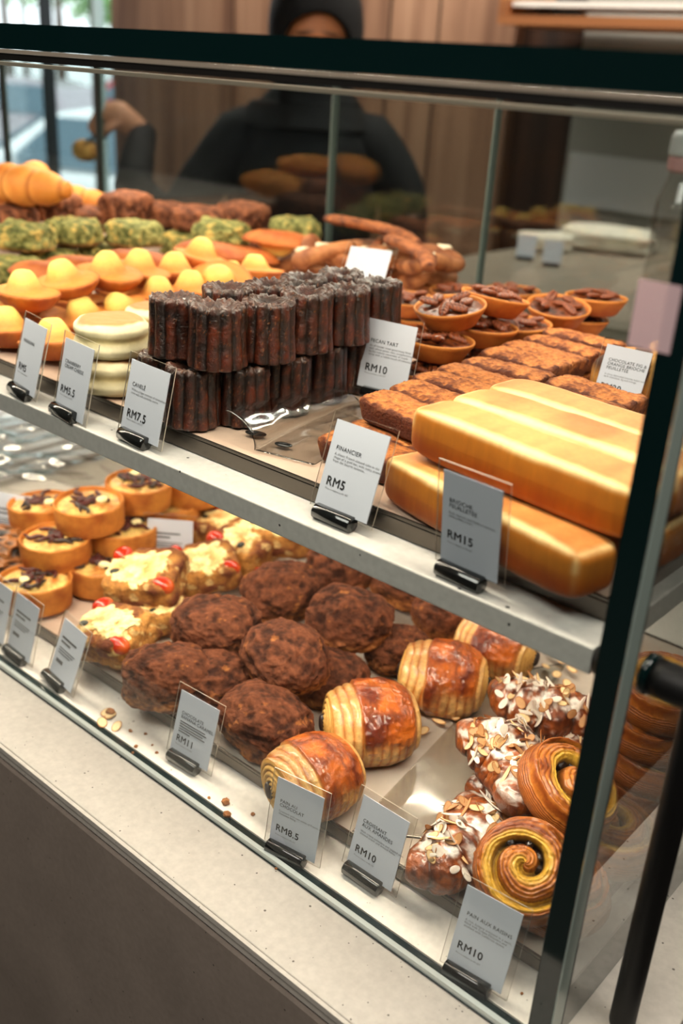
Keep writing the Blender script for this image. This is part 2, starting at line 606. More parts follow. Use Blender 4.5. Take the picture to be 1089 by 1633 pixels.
lb('top_profile', -3.4, .018, -.004, .012, .6412, .6442, M['alu'], case, CO)
lb('top_gasket', -3.4, .018, -.003, .011, .6360, .6410, M['gasket'], case, CO)
lb('base_channel', -3.4, -.0005, -.0050, -.0004, .0003, .0062, M['silver'], case, CO)
lb('base_gasket', -3.4, -.0005, -.0062, -.0052, .0003, .0014, M['glass_edge'], case, CO)
lb('case_floor', -3.4, -.001, .0105, .79, .0002, .0018, M['case_floor'], case, CO)
sh = lb('marble_shelf', -3.4, -.0175, .032, .775, .295, .315, M['shelf'], case, CO, .0012)
for (nm, z, y) in (('upper_led_strip', .6335, .045), ('lower_led_strip', .2945, .075), ('upper_rear_fill_strip', .6335, .55), ('lower_rear_fill_strip', .2945, .42)):  # rear strips are unseen, added to carry the fill lights
    st = lb(nm, -2.2, -.02, y - .010, y + .010, z - .003, z, M['alu'], case, CO)
xs = [-3.4, PY(8, 180, .8).x, PY(158, 180, .8).x, PY(531, 240, .8).x, PY(781, 300, .8).x, -.001]
for k in range(5):
    pn = lb('back_glass_door', xs[k] + .001, xs[k + 1] - .001, .80, .808, .0, ZT - .002, None, case, CO, mats=[M['back_glass'], M['edge_green']], fmat=fm)
for k, m_ in ((1, M['gasket']), (2, M['gasket']), (3, M['edge_green']), (4, M['edge_green'])):
    w_ = .003 if k < 3 else .0011
    lb('door_edge', xs[k] - w_, xs[k] + w_, .792, .799, .02, ZT - .002, m_, case, CO)

# black posts and shelf connector on the right
post = empty('support_post', (.045, .0635, 0))
tag(post, 'black round metal post standing on the counter right of the glass case', 'post')
V, F = grid(lathe([(.004, .0005), (.0092, .0012), (.0097, .004), (.0097, .83)], 40))
mk('tube', V, F, M['blackmetal'], post)
con = empty('shelf_connector', (.018, .036, .312))
tag(con, 'black horizontal metal connector clamped through the side glass at shelf height', 'connector')
Vt = tube(np.array([[.005, 0, 0], [.012, 0, 0], [.05, 0.002, 0], [.16, .004, 0]]), .0125, 32)
V, F = grid(Vt)
mk('rod', V, F, M['blackmetal'], con)
V, F = grid(tube(np.array([[-.001, 0, 0], [.0045, 0, 0]]), .0138, 32))
mk('clamp_ring', V, F, M['glass_edge'], con)
V, F = grid(tube(np.array([[-.033, 0, -.006], [-.0185, 0, -.003]]), .0095, 24))
mk('inner_plug', V, F, M['blackmetal'], con)

# pale pink see-through square at the front glass corner
M['pink'], _nt, _b, _ = newmat('pink_translucent')
_b.inputs['Base Color'].default_value = (*rgb(240, 208, 212), 1)
_b.inputs['Roughness'].default_value = .8
_b.inputs['Alpha'].default_value = .62
stk = box('pink_square', -.0165, .0075, -.0009, -.0003, .520, .5555, M['pink'])
tag(stk, 'pale pink translucent square on the upper right corner of the front glass', 'sticker')

# ------------------------------------------------------------------ trays
ZU, ZL = .333, .018


def tray(x0, x1, y0, y1, zb, zt, liner, label, group=None):
    t = empty('steel_tray', ((x0 + x1) / 2, (y0 + y1) / 2, zb))
    tag(t, label, 'tray')
    o = ((x0 + x1) / 2, (y0 + y1) / 2, zb)
    lb('pan', x0 + .0003, x1 - .0003, y0 + .0003, y1 - .0003, zb + .0006, zt - .0025, M['steel'], t, o, .001)
    for (a, b, c, d) in ((x0, x1, y0, y0 + .002), (x0, x1, y1 - .002, y1), (x0, x0 + .002, y0 + .002, y1 - .002), (x1 - .002, x1, y0 + .002, y1 - .002)):
        lb('rim', a, b, c, d, zt - .0024, zt + .0006, M['steel'], t, o, .0005)
    nx, ny = 60, 60
    X, Y = np.meshgrid(np.linspace(x0 + .004, x1 - .004, nx), np.linspace(y0 + .003, y1 - .004, ny), indexing='ij')
    pts = np.stack([X, Y, np.zeros_like(X)], -1)
    Z = zt - .0018 + .0022 * (ridge(pts, 14, x0 * 10) - .3).clip(0, 1)
    pts[..., 2] = Z
    V, F = grid(pts - np.array(o), closed=False, cap=False)
    mk('parchment_liner', V, F, liner, t)
    return t


tray(-1.75, -.640, .066, .74, .3152, ZU, M['parch'], 'steel tray under the madeleines and green scones on the marble shelf')
tray(-.632, -.028, .068, .74, .3152, ZU, M['parch'], 'steel tray with pink-brown parchment under the caneles, financiers and loaves')
tray(-1.00, -.665, .064, .70, .002, ZL, M['parch'], 'steel tray under the quiches on the case floor')
tray(-.66, -.335, .058, .70, .002, ZL, M['parch_low'], 'steel tray under the cocoa-dusted pastries on the case floor')
tray(-.33, -.020, .058, .60, .002, ZL, M['parch_low'], 'steel tray under the pains au chocolat and almond croissants')

# ------------------------------------------------------------------ pastry prototypes
rnd = random.Random(4)
KIND = {}


def canele(seed):
    prof = [(.0005, .0)] + [(.0255 * t, .0) for t in (.3, .6, .9)] + [(.0262, .0012)]
    for k in range(26):
        t = k / 25
        prof.append((.0268 - .0022 * t - .0006 * math.sin(t * 3.1), .002 + .050 * t))
    for a in np.linspace(15, 90, 6):
        prof.append((.0246 - .005 + .005 * math.cos(rad(a)), .052 + .004 * math.sin(rad(a))))
    for t in np.linspace(0, 1, 9)[1:]:
        prof.append((.0196 * (1 - t) + .0003, .056 - .011 * ss(0, 1, t) ** 1.2))
    prof = resample(prof, 74)
    n = 144
    V = lathe(prof, n)
    th = np.linspace(0, 2 * math.pi, n, endpoint=False)
    r = prof[:, 0:1]
    z = prof[:, 1:2]
    w = ss(.008, .022, r)
    fl = np.abs(np.cos(6 * th))[None] ** .8
    k = 1 + w * (.12 * (fl - .75))
    top = ss(.049, .056, z) * w
    nz = fbm(V, 110, seed, 3)
    nz2 = fbm(V, 420, seed + 3, 3)
    k = k + w * (nz * .05 + nz2 * .03) + top * nz2 * .10
    V[..., 0] *= k
    V[..., 1] *= k
    V[..., 2] += top * (nz2 * .0065 + (fl - .6) * .0022) + ss(.04, .05, z) * nz * .002
    c = mix(rgb(34, 17, 11), rgb(118, 54, 24), np.clip(.36 + nz * 1.4 + (fl - .75) * .55 * (w > .5) - .25 * ss(.02, .056, z), 0, 1))
    c = mix(c, rgb(96, 70, 55), np.clip(ss(.0505, .056, z) * (.55 + nz2 * 1.2), 0, .8) * np.ones_like(nz))
    pit = (fbm(V, 900, seed + 9, 2) > .24)
    c = mix(c, rgb(150, 100, 60), pit * .6)
    pts, F = grid(V)
    cc = np.vstack([c.reshape(-1, 3), c[0].mean(0), c[-1].mean(0)])
    return mk('canele', pts, F, B['canele'], None, cc)


def radial(a, b, m, n):
    t = np.linspace(.02, 1, m)
    return t


def madeleine(seed):
    n, m = 96, 26
    th = np.linspace(0, 2 * math.pi, n, endpoint=False)
    t = np.r_[np.linspace(.03, 1, m), np.linspace(1, .03, m)[1:]]
    side = np.r_[np.zeros(m), np.ones(m - 1)]
    T, TH = np.meshgrid(t, th, indexing='ij')
    SD = np.repeat(side[:, None], n, 1)
    a, b = .042, .0265
    x = a * T * np.cos(TH)
    y = b * T * np.sin(TH) * (1 + .16 * np.cos(TH))
    rim = T ** 3
    zb = .0165 * T ** 4
    rib = np.abs(np.sin(TH * 9)) * .0009 * T
    hump = .019 * np.exp(-(((x + .002) / .0175) ** 2 + (y / .0150) ** 2) ** 2.0)
    zt = .0175 + .0015 * (1 - T ** 4) + hump
    z = np.where(SD > .5, zt, zb - rib)
    V = np.stack([x, y, z], -1)
    nz = fbm(V, 60, seed, 3)
    V[..., 2] += nz * .0022 * np.where(SD > .5, 1, .3)
    h = hump / .019
    c = mix(rgb(228, 158, 84), rgb(254, 220, 130), ss(.05, .75, h + nz * .3))
    c = mix(c, rgb(196, 112, 44), ss(.82, 1.0, T) * .7)
    c = mix(c, mix(rgb(170, 92, 42), rgb(205, 130, 62), np.clip(.5 + nz * 2, 0, 1)), (SD < .5) * 1.0)
    pts, F = grid(V)
    return mk('madeleine', pts, F, B['cake'], None, np.vstack([c.reshape(-1, 3), c[0].mean(0), c[-1].mean(0)]))


def scone(seed, kind):
    h = (.040, .034, .020) if kind == 'green' else (.038, .034, .017)
    V, u, F = superb(h, 3.6, 40)
    nz = fbm(V, 45, seed, 4)
    n2 = fbm(V, 160, seed + 5, 3)
    k = 1 + nz * .42 + n2 * .20
    V = V * k[:, None]
    V[:, 2] = np.where(V[:, 2] < -.015, -.015 + (V[:, 2] + .015) * .2, V[:, 2])
    V[:, 2] -= V[:, 2].min()
    zz = V[:, 2]
    if kind == 'green':
        c = mix(rgb(98, 104, 52), rgb(186, 180, 116), np.clip(.5 + n2 * 2.2 + nz, 0, 1))
        c = mix(c, rgb(222, 190, 112), (fbm(V, 110, seed + 8, 2) > .17) * .8)
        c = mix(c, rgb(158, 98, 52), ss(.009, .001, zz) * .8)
    else:
        c = mix(rgb(104, 60, 38), rgb(176, 116, 82), np.clip(.5 + n2 * 2.4 + nz, 0, 1))
    return mk('green_scone' if kind == 'green' else 'chocolate_scone', V, F, B['crumb'], None, c)


def english_muffin(seed):
    pr = resample([(.001, 0), (.033, 0), (.0375, .003), (.0395, .009), (.0375, .015), (.0362, .019), (.0385, .024), (.0385, .029), (.034, .0345), (.028, .0368), (.001, .0375)], 60)
    V = lathe(pr, 90)
    nz = fbm(V, 35, seed, 3)
    k = 1 + nz * .09
    V[..., 0] *= k
    V[..., 1] *= k
    V[..., 2] *= 1 + nz * .12
    r = np.hypot(V[..., 0], V[..., 1])
    z = V[..., 2]
    c = mix(rgb(243, 232, 196), rgb(236, 214, 150), ss(.012, .02, z) * ss(.028, .02, z) * .7)
    br = ss(.0335, .029, r + nz * .01)
    c = mix(c, rgb(198, 150, 100), br * (z > .03))
    c = mix(c, rgb(190, 140, 90), br * (z < .004))
    pts, F = grid(V)
    return mk('english_muffin', pts, F, B['muffin'], None, np.vstack([c.reshape(-1, 3), c[0].mean(0), c[-1].mean(0)]))


def pecan_half():
    V, u, F = superb((.0115, .0058, .0034), 2.2, 12)
    x, y = u[:, 0], u[:, 1]
    V[:, 2] -= .0012 * np.exp(-(y / .16) ** 2) * (u[:, 2] > 0)
    V[:, 2] += .0007 * np.sin(x * 16 + np.abs(y) * 5) * (u[:, 2] > -.2)
    c = mix(rgb(118, 60, 32), rgb(176, 104, 60), np.clip(.5 + .5 * np.sin(x * 16 + np.abs(y) * 5), 0, 1) * .7)
    c = mix(c, rgb(74, 36, 20), np.exp(-(y / .13) ** 2))
    return V, F, c


PEC = pecan_half()
_pec_mesh = None


def pecan_tart(seed, n_pec=7, dark=False):
    global _pec_mesh
    root = empty('pecan_tart')
    pr = resample([(.001, 0), (.026, 0), (.0285, .0012), (.0395, .0185), (.0402, .0215), (.0392, .0228), (.0378, .0215), (.0368, .0185), (.035, .0175)], 40)
    V = lathe(pr, 80)
    nz = fbm(V, 60, seed, 3)
    V[..., 0] *= 1 + nz * .03
    V[..., 1] *= 1 + nz * .03
    z = V[..., 2]
    c = mix(rgb(206, 132, 62), rgb(172, 92, 38), np.clip(.4 + nz * 2.0 + ss(.012, .0, z) * .3, 0, 1))
    c = mix(c, rgb(226, 158, 84), ss(.019, .022, z) * .8)
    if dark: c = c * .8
    pts, F = grid(V, cap=False)
    # close bottom
    b0 = len(pts)
    pts = np.vstack([pts, [[0, 0, 0]]])
    F += [[b0, (j + 1) % 80, j] for j in range(80)]
    mk('crust', pts, F, B['tart'], root, np.vstack([c.reshape(-1, 3), c[0].mean(0)]))
    pr = resample([(.037, .0165), (.033, .0198), (.02, .0215), (.001, .0222)], 24)
    V = lathe(pr, 64)
    nz = fbm(V, 150, seed + 4, 4)
    V[..., 2] += nz * .006 * ss(.037, .034, np.hypot(V[..., 0], V[..., 1]))
    c = mix(rgb(62, 30, 18), rgb(150, 84, 44), np.clip(.42 + nz * 2.6, 0, 1))
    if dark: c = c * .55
    pts, F = grid(V)
    mk('nut_filling', pts, F, B['pecan'], root, np.vstack([c.reshape(-1, 3), c[0].mean(0), c[-1].mean(0)]))
    r = random.Random(seed)
    for k in range(n_pec):
        if k == 0:
            x = y = 0
        else:
            a = k * 2 * math.pi / (n_pec - 1) + r.uniform(-.3, .3)
            d = r.uniform(.018, .024)
            x, y = d * math.cos(a), d * math.sin(a)
        if _pec_mesh is None:
            p = mk('pecan_half', PEC[0], PEC[1], B['pecan'], root, PEC[2])
            _pec_mesh = p
        else:
            p = _pec_mesh.copy()
            COL.objects.link(p)
            p.parent = root
        p.location = (x, y, .0245 + r.uniform(-.0005, .002))
        p.rotation_euler = (r.uniform(-.35, .35), r.uniform(-.35, .35), r.uniform(0, 6.3))
    return root


def financier(seed):
    V, u, F = superb((.045, .0215, .0105), 9, 44)
    nz = fbm(V, 120, seed, 4)
    n2 = fbm(V, 420, seed + 2, 3)
    topw = ss(.2, .8, u[:, 2])
    V[:, 2] += topw * (nz * .005 + n2 * .003 + .003 * (1 - (V[:, 1] / .0205) ** 2))
    V[:, :2] *= (1 + .06 * u[:, 2:3])
    V[:, 1] += fbm(V, 40, seed, 2) * .003
    V[:, 2] -= V[:, 2].min()
    e = np.maximum(np.abs(V[:, 0]) / .049, np.abs(V[:, 1]) / .0205)
    c = mix(rgb(224, 150, 86), rgb(148, 88, 50), np.clip(.40 + nz * 2.0 + n2 * 2.0, 0, 1))
    c = mix(c, rgb(96, 46, 30), ss(.84, 1.04, e + nz * .3) * .85)
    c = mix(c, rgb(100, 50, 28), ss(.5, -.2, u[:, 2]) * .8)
    return mk('financier', V, F, B['crumb'], None, c)


def loaf(seed, L=.2, w=.05, h=.044):
    V, u, F = superb((L / 2, w / 2, h / 2), 6.0, 66)
    nz = fbm(V, 22, seed, 3)
    n2 = fbm(V * np.array([1, .25, .25]), 60, seed + 2, 3)
    d = np.stack([L / 2 - np.abs(V[:, 0]), w / 2 - np.abs(V[:, 1]), h / 2 - np.abs(V[:, 2])], 1)
    ds = np.sort(d, 1)
    edge = ds[:, 1]          # distance to the nearest rounded edge
    top = ss(.6, .95, u[:, 2])
    V[:, 1] *= 1 - .06 * (u[:, 2] < 0) * np.abs(u[:, 2])
    V[:, 2] += nz * .003 * top
    V[:, 1] += nz * .0018
    V[:, 2] += h / 2
    cream = rgb(252, 228, 172)
    side = mix(rgb(206, 124, 32), rgb(168, 84, 20), np.clip(.5 + nz * 1.8 + n2, 0, 1))
    tp = mix(rgb(228, 168, 102), rgb(200, 132, 72), np.clip(.5 + nz * 1.6 + n2 * 1.8, 0, 1))
    sd = mix(side, mix(rgb(226, 160, 66), side, .5 * np.ones(len(V))), ss(.012, .03, V[:, 2]))
    c = mix(sd, tp, top)
    tedge = ss(.0, .25, u[:, 2])
    c = mix(c, cream, ss(.0092, .0022, edge + nz * .004 + n2 * .003) * (.25 + .75 * tedge))
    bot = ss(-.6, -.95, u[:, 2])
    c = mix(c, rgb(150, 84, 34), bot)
    return mk('brioche_loaf', V, F, B['loaf'], None, c)


def quiche(seed):
    root = empty('quiche')
    pr = resample([(.001, 0), (.041, 0), (.0435, .002), (.0445, .018), (.0448, .0335), (.0437, .0355), (.0418, .0345), (.041, .031), (.040, .0295)], 50)
    V = lathe(pr, 90)
    nz = fbm(V, 60, seed, 4)
    V[..., 0] *= 1 + nz * .025
    V[..., 1] *= 1 + nz * .025
    V[..., 2] += nz * .003 * ss(.025, .034, V[..., 2])
    c = mix(rgb(216, 150, 72), rgb(170, 100, 40), np.clip(.45 + nz * 2.2, 0, 1))
    pts, F = grid(V, cap=False)
    b0 = len(pts)
    pts = np.vstack([pts, [[0, 0, 0]]])
    F += [[b0, (j + 1) % 90, j] for j in range(90)]
    mk('crust', pts, F, B['quiche'], root, np.vstack([c.reshape(-1, 3), c[0].mean(0)]))
    pr = resample([(.0415, .028), (.037, .0315), (.02, .0335), (.001, .034)], 26)
    V = lathe(pr, 70)
    nz = fbm(V, 90, seed + 4, 4)
    V[..., 2] += nz * .007 * ss(.0415, .036, np.hypot(V[..., 0], V[..., 1]))
    c = mix(rgb(240, 212, 138), rgb(196, 126, 60), np.clip(.35 + nz * 2.6, 0, 1))
    pts, F = grid(V)
    mk('cheese_filling', pts, F, B['filling'], root, np.vstack([c.reshape(-1, 3), c[0].mean(0), c[-1].mean(0)]))
    r = random.Random(seed)
    for k in range(15):
        a = r.uniform(0, 6.28)
        d = r.uniform(.0, .027)
        ln = r.uniform(.010, .018)
        tt = np.linspace(-1, 1, 9)
        path = np.stack([tt * ln, .005 * tt ** 2 * r.choice((-1, 1)) + .002 * np.sin(tt * 4), .001 * np.sin(tt * 5)], 1)
        Vt = tube(path, .0029 * (1 - .6 * tt ** 2), 8)
        pts, F = grid(Vt)
        cc = np.ones((len(pts), 1)) * (rgb(92, 34, 26) if k % 3 else rgb(52, 34, 26))
        o = mk('onion_strand', pts, F, B['filling'], root, cc)
        o.location = (d * math.cos(a), d * math.sin(a), .0355 + r.uniform(0, .0015))
        o.rotation_euler = (0, 0, r.uniform(0, 6.3))
    V, u, F = superb((.007, .006, .004), 3, 8)
    o = mk('cheese_cube', V, F, B['cake'], root, np.ones((len(V), 1)) * rgb(250, 238, 190))
    o.location = (-.012, .013, .0375)
    return root


def choc_banana(seed):
    V, u, F = superb((.053, .044, .036), 2.15, 60)
    w = u + fbm(u, 2.2, seed, 2)[:, None] * .8
    rd = ridge(w, 1.5, seed, 3)
    nz = fbm(u, 1.8, seed + 2, 4)
    n2 = fbm(u, 7, seed + 4, 4)
    k = 1 + nz * .26 + (rd - .62) * .17 + n2 * .10
    V = V * k[:, None]
    V[:, 2] = np.where(V[:, 2] < -.025, -.025 + (V[:, 2] + .025) * .15, V[:, 2])
    V[:, 2] -= V[:, 2].min()
    c = mix(rgb(70, 42, 31), rgb(132, 84, 60), np.clip(.45 + n2 * 2.2 + (rd - .6) * 1.2, 0, 1))
    low = ss(.034, .008, V[:, 2] + n2 * .03)
    gold = np.clip(low * 1.0 + (fbm(u, 4.0, seed + 7, 3) > .21) * .6, 0, .85) * np.clip(.6 + n2 * 2.5, 0, 1)
    c = mix(c, mix(rgb(176, 108, 54), rgb(208, 146, 84), np.clip(.5 + n2 * 3, 0, 1)), gold * .8)
    return mk('cocoa_pastry', V, F, B['cocoa'], None, c)


def choc_plain(seed):
    o = choc_banana(seed)
    return o


def pain_choc(seed):
    """rolled puff pastry: glazed crust, laminated ends, chocolate sticks"""
    root = empty('pain_au_chocolat')
    L, ry, rz = .039, .042, .034
    nu, nv = 110, 170
    uu = np.linspace(-1, 1, nu)
    vv = np.linspace(0, 2 * math.pi, nv, endpoint=False)
    U, Vv = np.meshgrid(uu, vv, indexing='ij')
    prof = (1 - np.abs(U) ** 2.6 * np.where(U < 0, .25, .32))
    cy, cz = np.cos(Vv), np.sin(Vv)
    sup = (np.abs(cy) ** 2.15 + np.abs(cz) ** 2.15) ** (-1 / 2.15)
    x = U * L
    y = ry * sup * cy * prof
    z = rz * sup * cz * prof
    V = np.stack([x, y, z], -1)
    flk = ridge(V * np.array([1, .7, 1]), 55, seed, 3)
    nz = fbm(V, 30, seed, 3)
    k = 1 + nz * .10 + (flk - .6) * .05 * ss(-.1, .5, cz) + .012 * np.sin(Vv * 1 + U * 2)
    # layered lines near both ends
    patch = ss(-.47, -.40, U + nz * .18 - .10 * (1 - cz)) * ss(.92, .80, U + nz * .2)
    ends = 1 - patch
    fold = np.abs(np.sin(U * 15 + nz * 3 + .5 * cy)) ** .8
    k = k + patch * .034 - ends * .040 * (1 - fold)
    k = k + patch * (ridge(V * np.array([1, 1.6, 1]), 130, seed + 7, 3) - .6) * .075
    V[..., 1] *= k
    V[..., 2] *= k
    zmin = -rz * .80
    V[..., 2] = np.where(V[..., 2] < zmin, zmin + (V[..., 2] - zmin) * .12, V[..., 2])
    hz = V[..., 2] / rz
    brown = mix(rgb(208, 118, 42), rgb(120, 50, 20), np.clip(.5 + (flk - .6) * 2.2 + nz * 2.2, 0, 1))
    pale = mix(rgb(246, 208, 142), rgb(200, 128, 58), np.clip(.10 + nz * 1.4 + 1.0 * (1 - fold) ** 1.3 + .25 * ss(.2, -.7, hz), 0, 1))
    t = ss(-.55, .35, hz + nz * 1.1) * (patch * .92 + .08) + .35 * ends * ss(.4, .9, hz)
    c = mix(pale, brown, t)
    c = mix(c, rgb(182, 112, 52), ss(-.55, -.8, hz) * .6)
    mm, F = grid(V, cap=False)
    mk('glazed_crust', mm, F, B['glaze'], root, c.reshape(-1, 3))
    # ends: concentric laminated rolls bulging out
    for sg in (-1, 1):
        ring = V[-1 if sg > 0 else 0]
        m = 44
        tt = np.linspace(1, .02, m)[:, None]
        cen = np.array([sg * L, .002, -.001])
        G = cen + (ring[None] - cen) * tt[..., None]
        th = vv[None]
        ph = tt ** .8 * 6.2 + th / (2 * math.pi) + .25 * np.sin(th * 2 + seed)
        saw = ph % 1.0
        G[..., 0] += sg * (.0052 * (1 - tt ** 2.6) - .0022 * np.exp(-((saw - .5) / .20) ** 2) * ss(.0, .2, 1 - tt) * ss(.98, .9, tt))
        fine = .5 + .5 * np.sin(tt * 120 + th * 2)
        cc = mix(rgb(240, 200, 122), rgb(206, 142, 66), np.clip(fine * .30 + .1 + ss(.8, 1.0, tt) * .3, 0, 1) * np.ones_like(saw))
        cc = mix(cc, rgb(168, 104, 48), np.exp(-((saw - .5) / .10) ** 2) * .6)
        pts, F = grid(G, cap=False)
        if sg < 0: F = [f[::-1] for f in F]
        pts = np.vstack([pts, G[-1].mean(0)])
        base = (m - 1) * nv
        F += [[len(pts) - 1, base + (j + 1) % nv, base + j] if sg < 0 else [len(pts) - 1, base + j, base + (j + 1) % nv] for j in range(nv)]
        mk('laminated_end', pts, F, B['flaky'], root, np.vstack([cc.reshape(-1, 3), cc[-1].mean(0)]))
        Vc, u, Fc = superb((.0042, .0082, .0036), 2.4, 12)
        o = mk('chocolate_stick', Vc, Fc, plain('dark_chocolate', rgb(40, 22, 16), .35), root)
        o.location = (sg * (L + .0045), .006, -.003)
        o.rotation_euler = (rad(60), 0, 0)
    # lift so the flat bottom sits at z = 0
    lo = V[..., 2].min()
    for ch in root.children:
        ch.location.z -= lo
    return root


def almond_croissant(seed, n_fl=72):
    root = empty('almond_croissant')
    m, n = 150, 72
    t = np.linspace(-1, 1, m)
    ang = t * 1.25
    R_ = .046
    path = np.stack([R_ * np.sin(ang) * 1.15, -R_ * np.cos(ang) + R_ * .55, 0 * t], 1)
    rr = .033 * (1 - np.abs(t) ** 2.4 * .62)
    seg = np.abs(np.sin(t * 8.5))
    rr = rr * (.86 + .18 * seg ** .6)
    V = tube(path, rr, n)
    nz = fbm(V, 45, seed, 4)
    n2 = fbm(V, 190, seed + 3, 3)
    cen = path[:, None]
    V = cen + (V - cen) * (1 + nz * .30 + n2 * .14)[..., None]
    V[..., 2] *= .84
    lo = -.018
    V[..., 2] = np.where(V[..., 2] < lo, lo + (V[..., 2] - lo) * .15, V[..., 2])
    V[..., 2] -= V[..., 2].min()
    line = np.abs(np.sin(t * 34 + 1.0))[:, None]
    c = mix(rgb(186, 108, 52), rgb(98, 48, 24), np.clip(.50 + nz * 1.8 + n2 * 1.2 + (line - .5) * .25, 0, 1))
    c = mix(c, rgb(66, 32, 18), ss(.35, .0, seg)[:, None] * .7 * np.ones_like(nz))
    pts, F = grid(V)
    F4 = np.array([f for f in F if len(f) == 4])
    N = normals(pts, F4)
    # sugar lies on the parts that face up and close to the ridge
    inner = np.r_[np.repeat((1 - np.abs(t) * .55)[:, None], n, 1).ravel(), 0, 0]
    sug = ss(.25, .6, N[:, 2]) * ss(-.03, .12, fbm(pts, 75, seed + 11, 4) + .04 * inner) * inner
    cc = np.vstack([c.reshape(-1, 3), c[0].mean(0), c[-1].mean(0)])
    cc = mix(cc, rgb(246, 240, 232), np.clip(sug * 1.25, 0, .95))
    mk('croissant_dough', pts, F, B['glaze'], root, cc)
    # almond flakes
    Vf, u, Ff = superb((.0074, .0040, .0005), 2.2, 8)
    Vf[:, 2] += .0009 * (u[:, 0] ** 2)
    cf = mix(rgb(240, 214, 168), rgb(176, 116, 62), ss(.82, .98, np.hypot(u[:, 0], u[:, 1])))
    cf2 = mix(cf, rgb(250, 246, 240), np.ones(len(cf)) * .75)
    cf3 = mix(cf, rgb(178, 116, 62), np.ones(len(cf)) * .65)
    r = np.random.RandomState(seed)
    cand = np.where((N[:, 2] > .35) & (np.r_[np.repeat(np.abs(t)[:, None], n, 1).ravel(), 1, 1] < .72))[0]
    pick = r.choice(cand, n_fl, replace=False)
    protos = []
    for i, vi in enumerate(pick):
        if i < 3:
            o = mk('almond_flake', Vf, Ff, B['almond'], root, (cf, cf2, cf3)[i])
            protos.append(o)
        else:
            o = protos[r.choice([0, 1, 1, 2, 2])].copy()
            COL.objects.link(o)
            o.parent = root
        nn = Vector(N[vi])
        o.location = Vector(pts[vi]) + nn * .0012
        q = nn.to_track_quat('Z', 'Y')
        e = q.to_matrix() @ Euler((r.uniform(-.6, .6), r.uniform(-.6, .6), r.uniform(0, 6.3))).to_matrix()
        o.rotation_euler = e.to_euler()
        s_ = r.uniform(.75, 1.2)
        o.scale = (s_, s_, s_) if i % 4 else (s_ * 1.7, s_ * .55, s_ * 1.5)
    return root


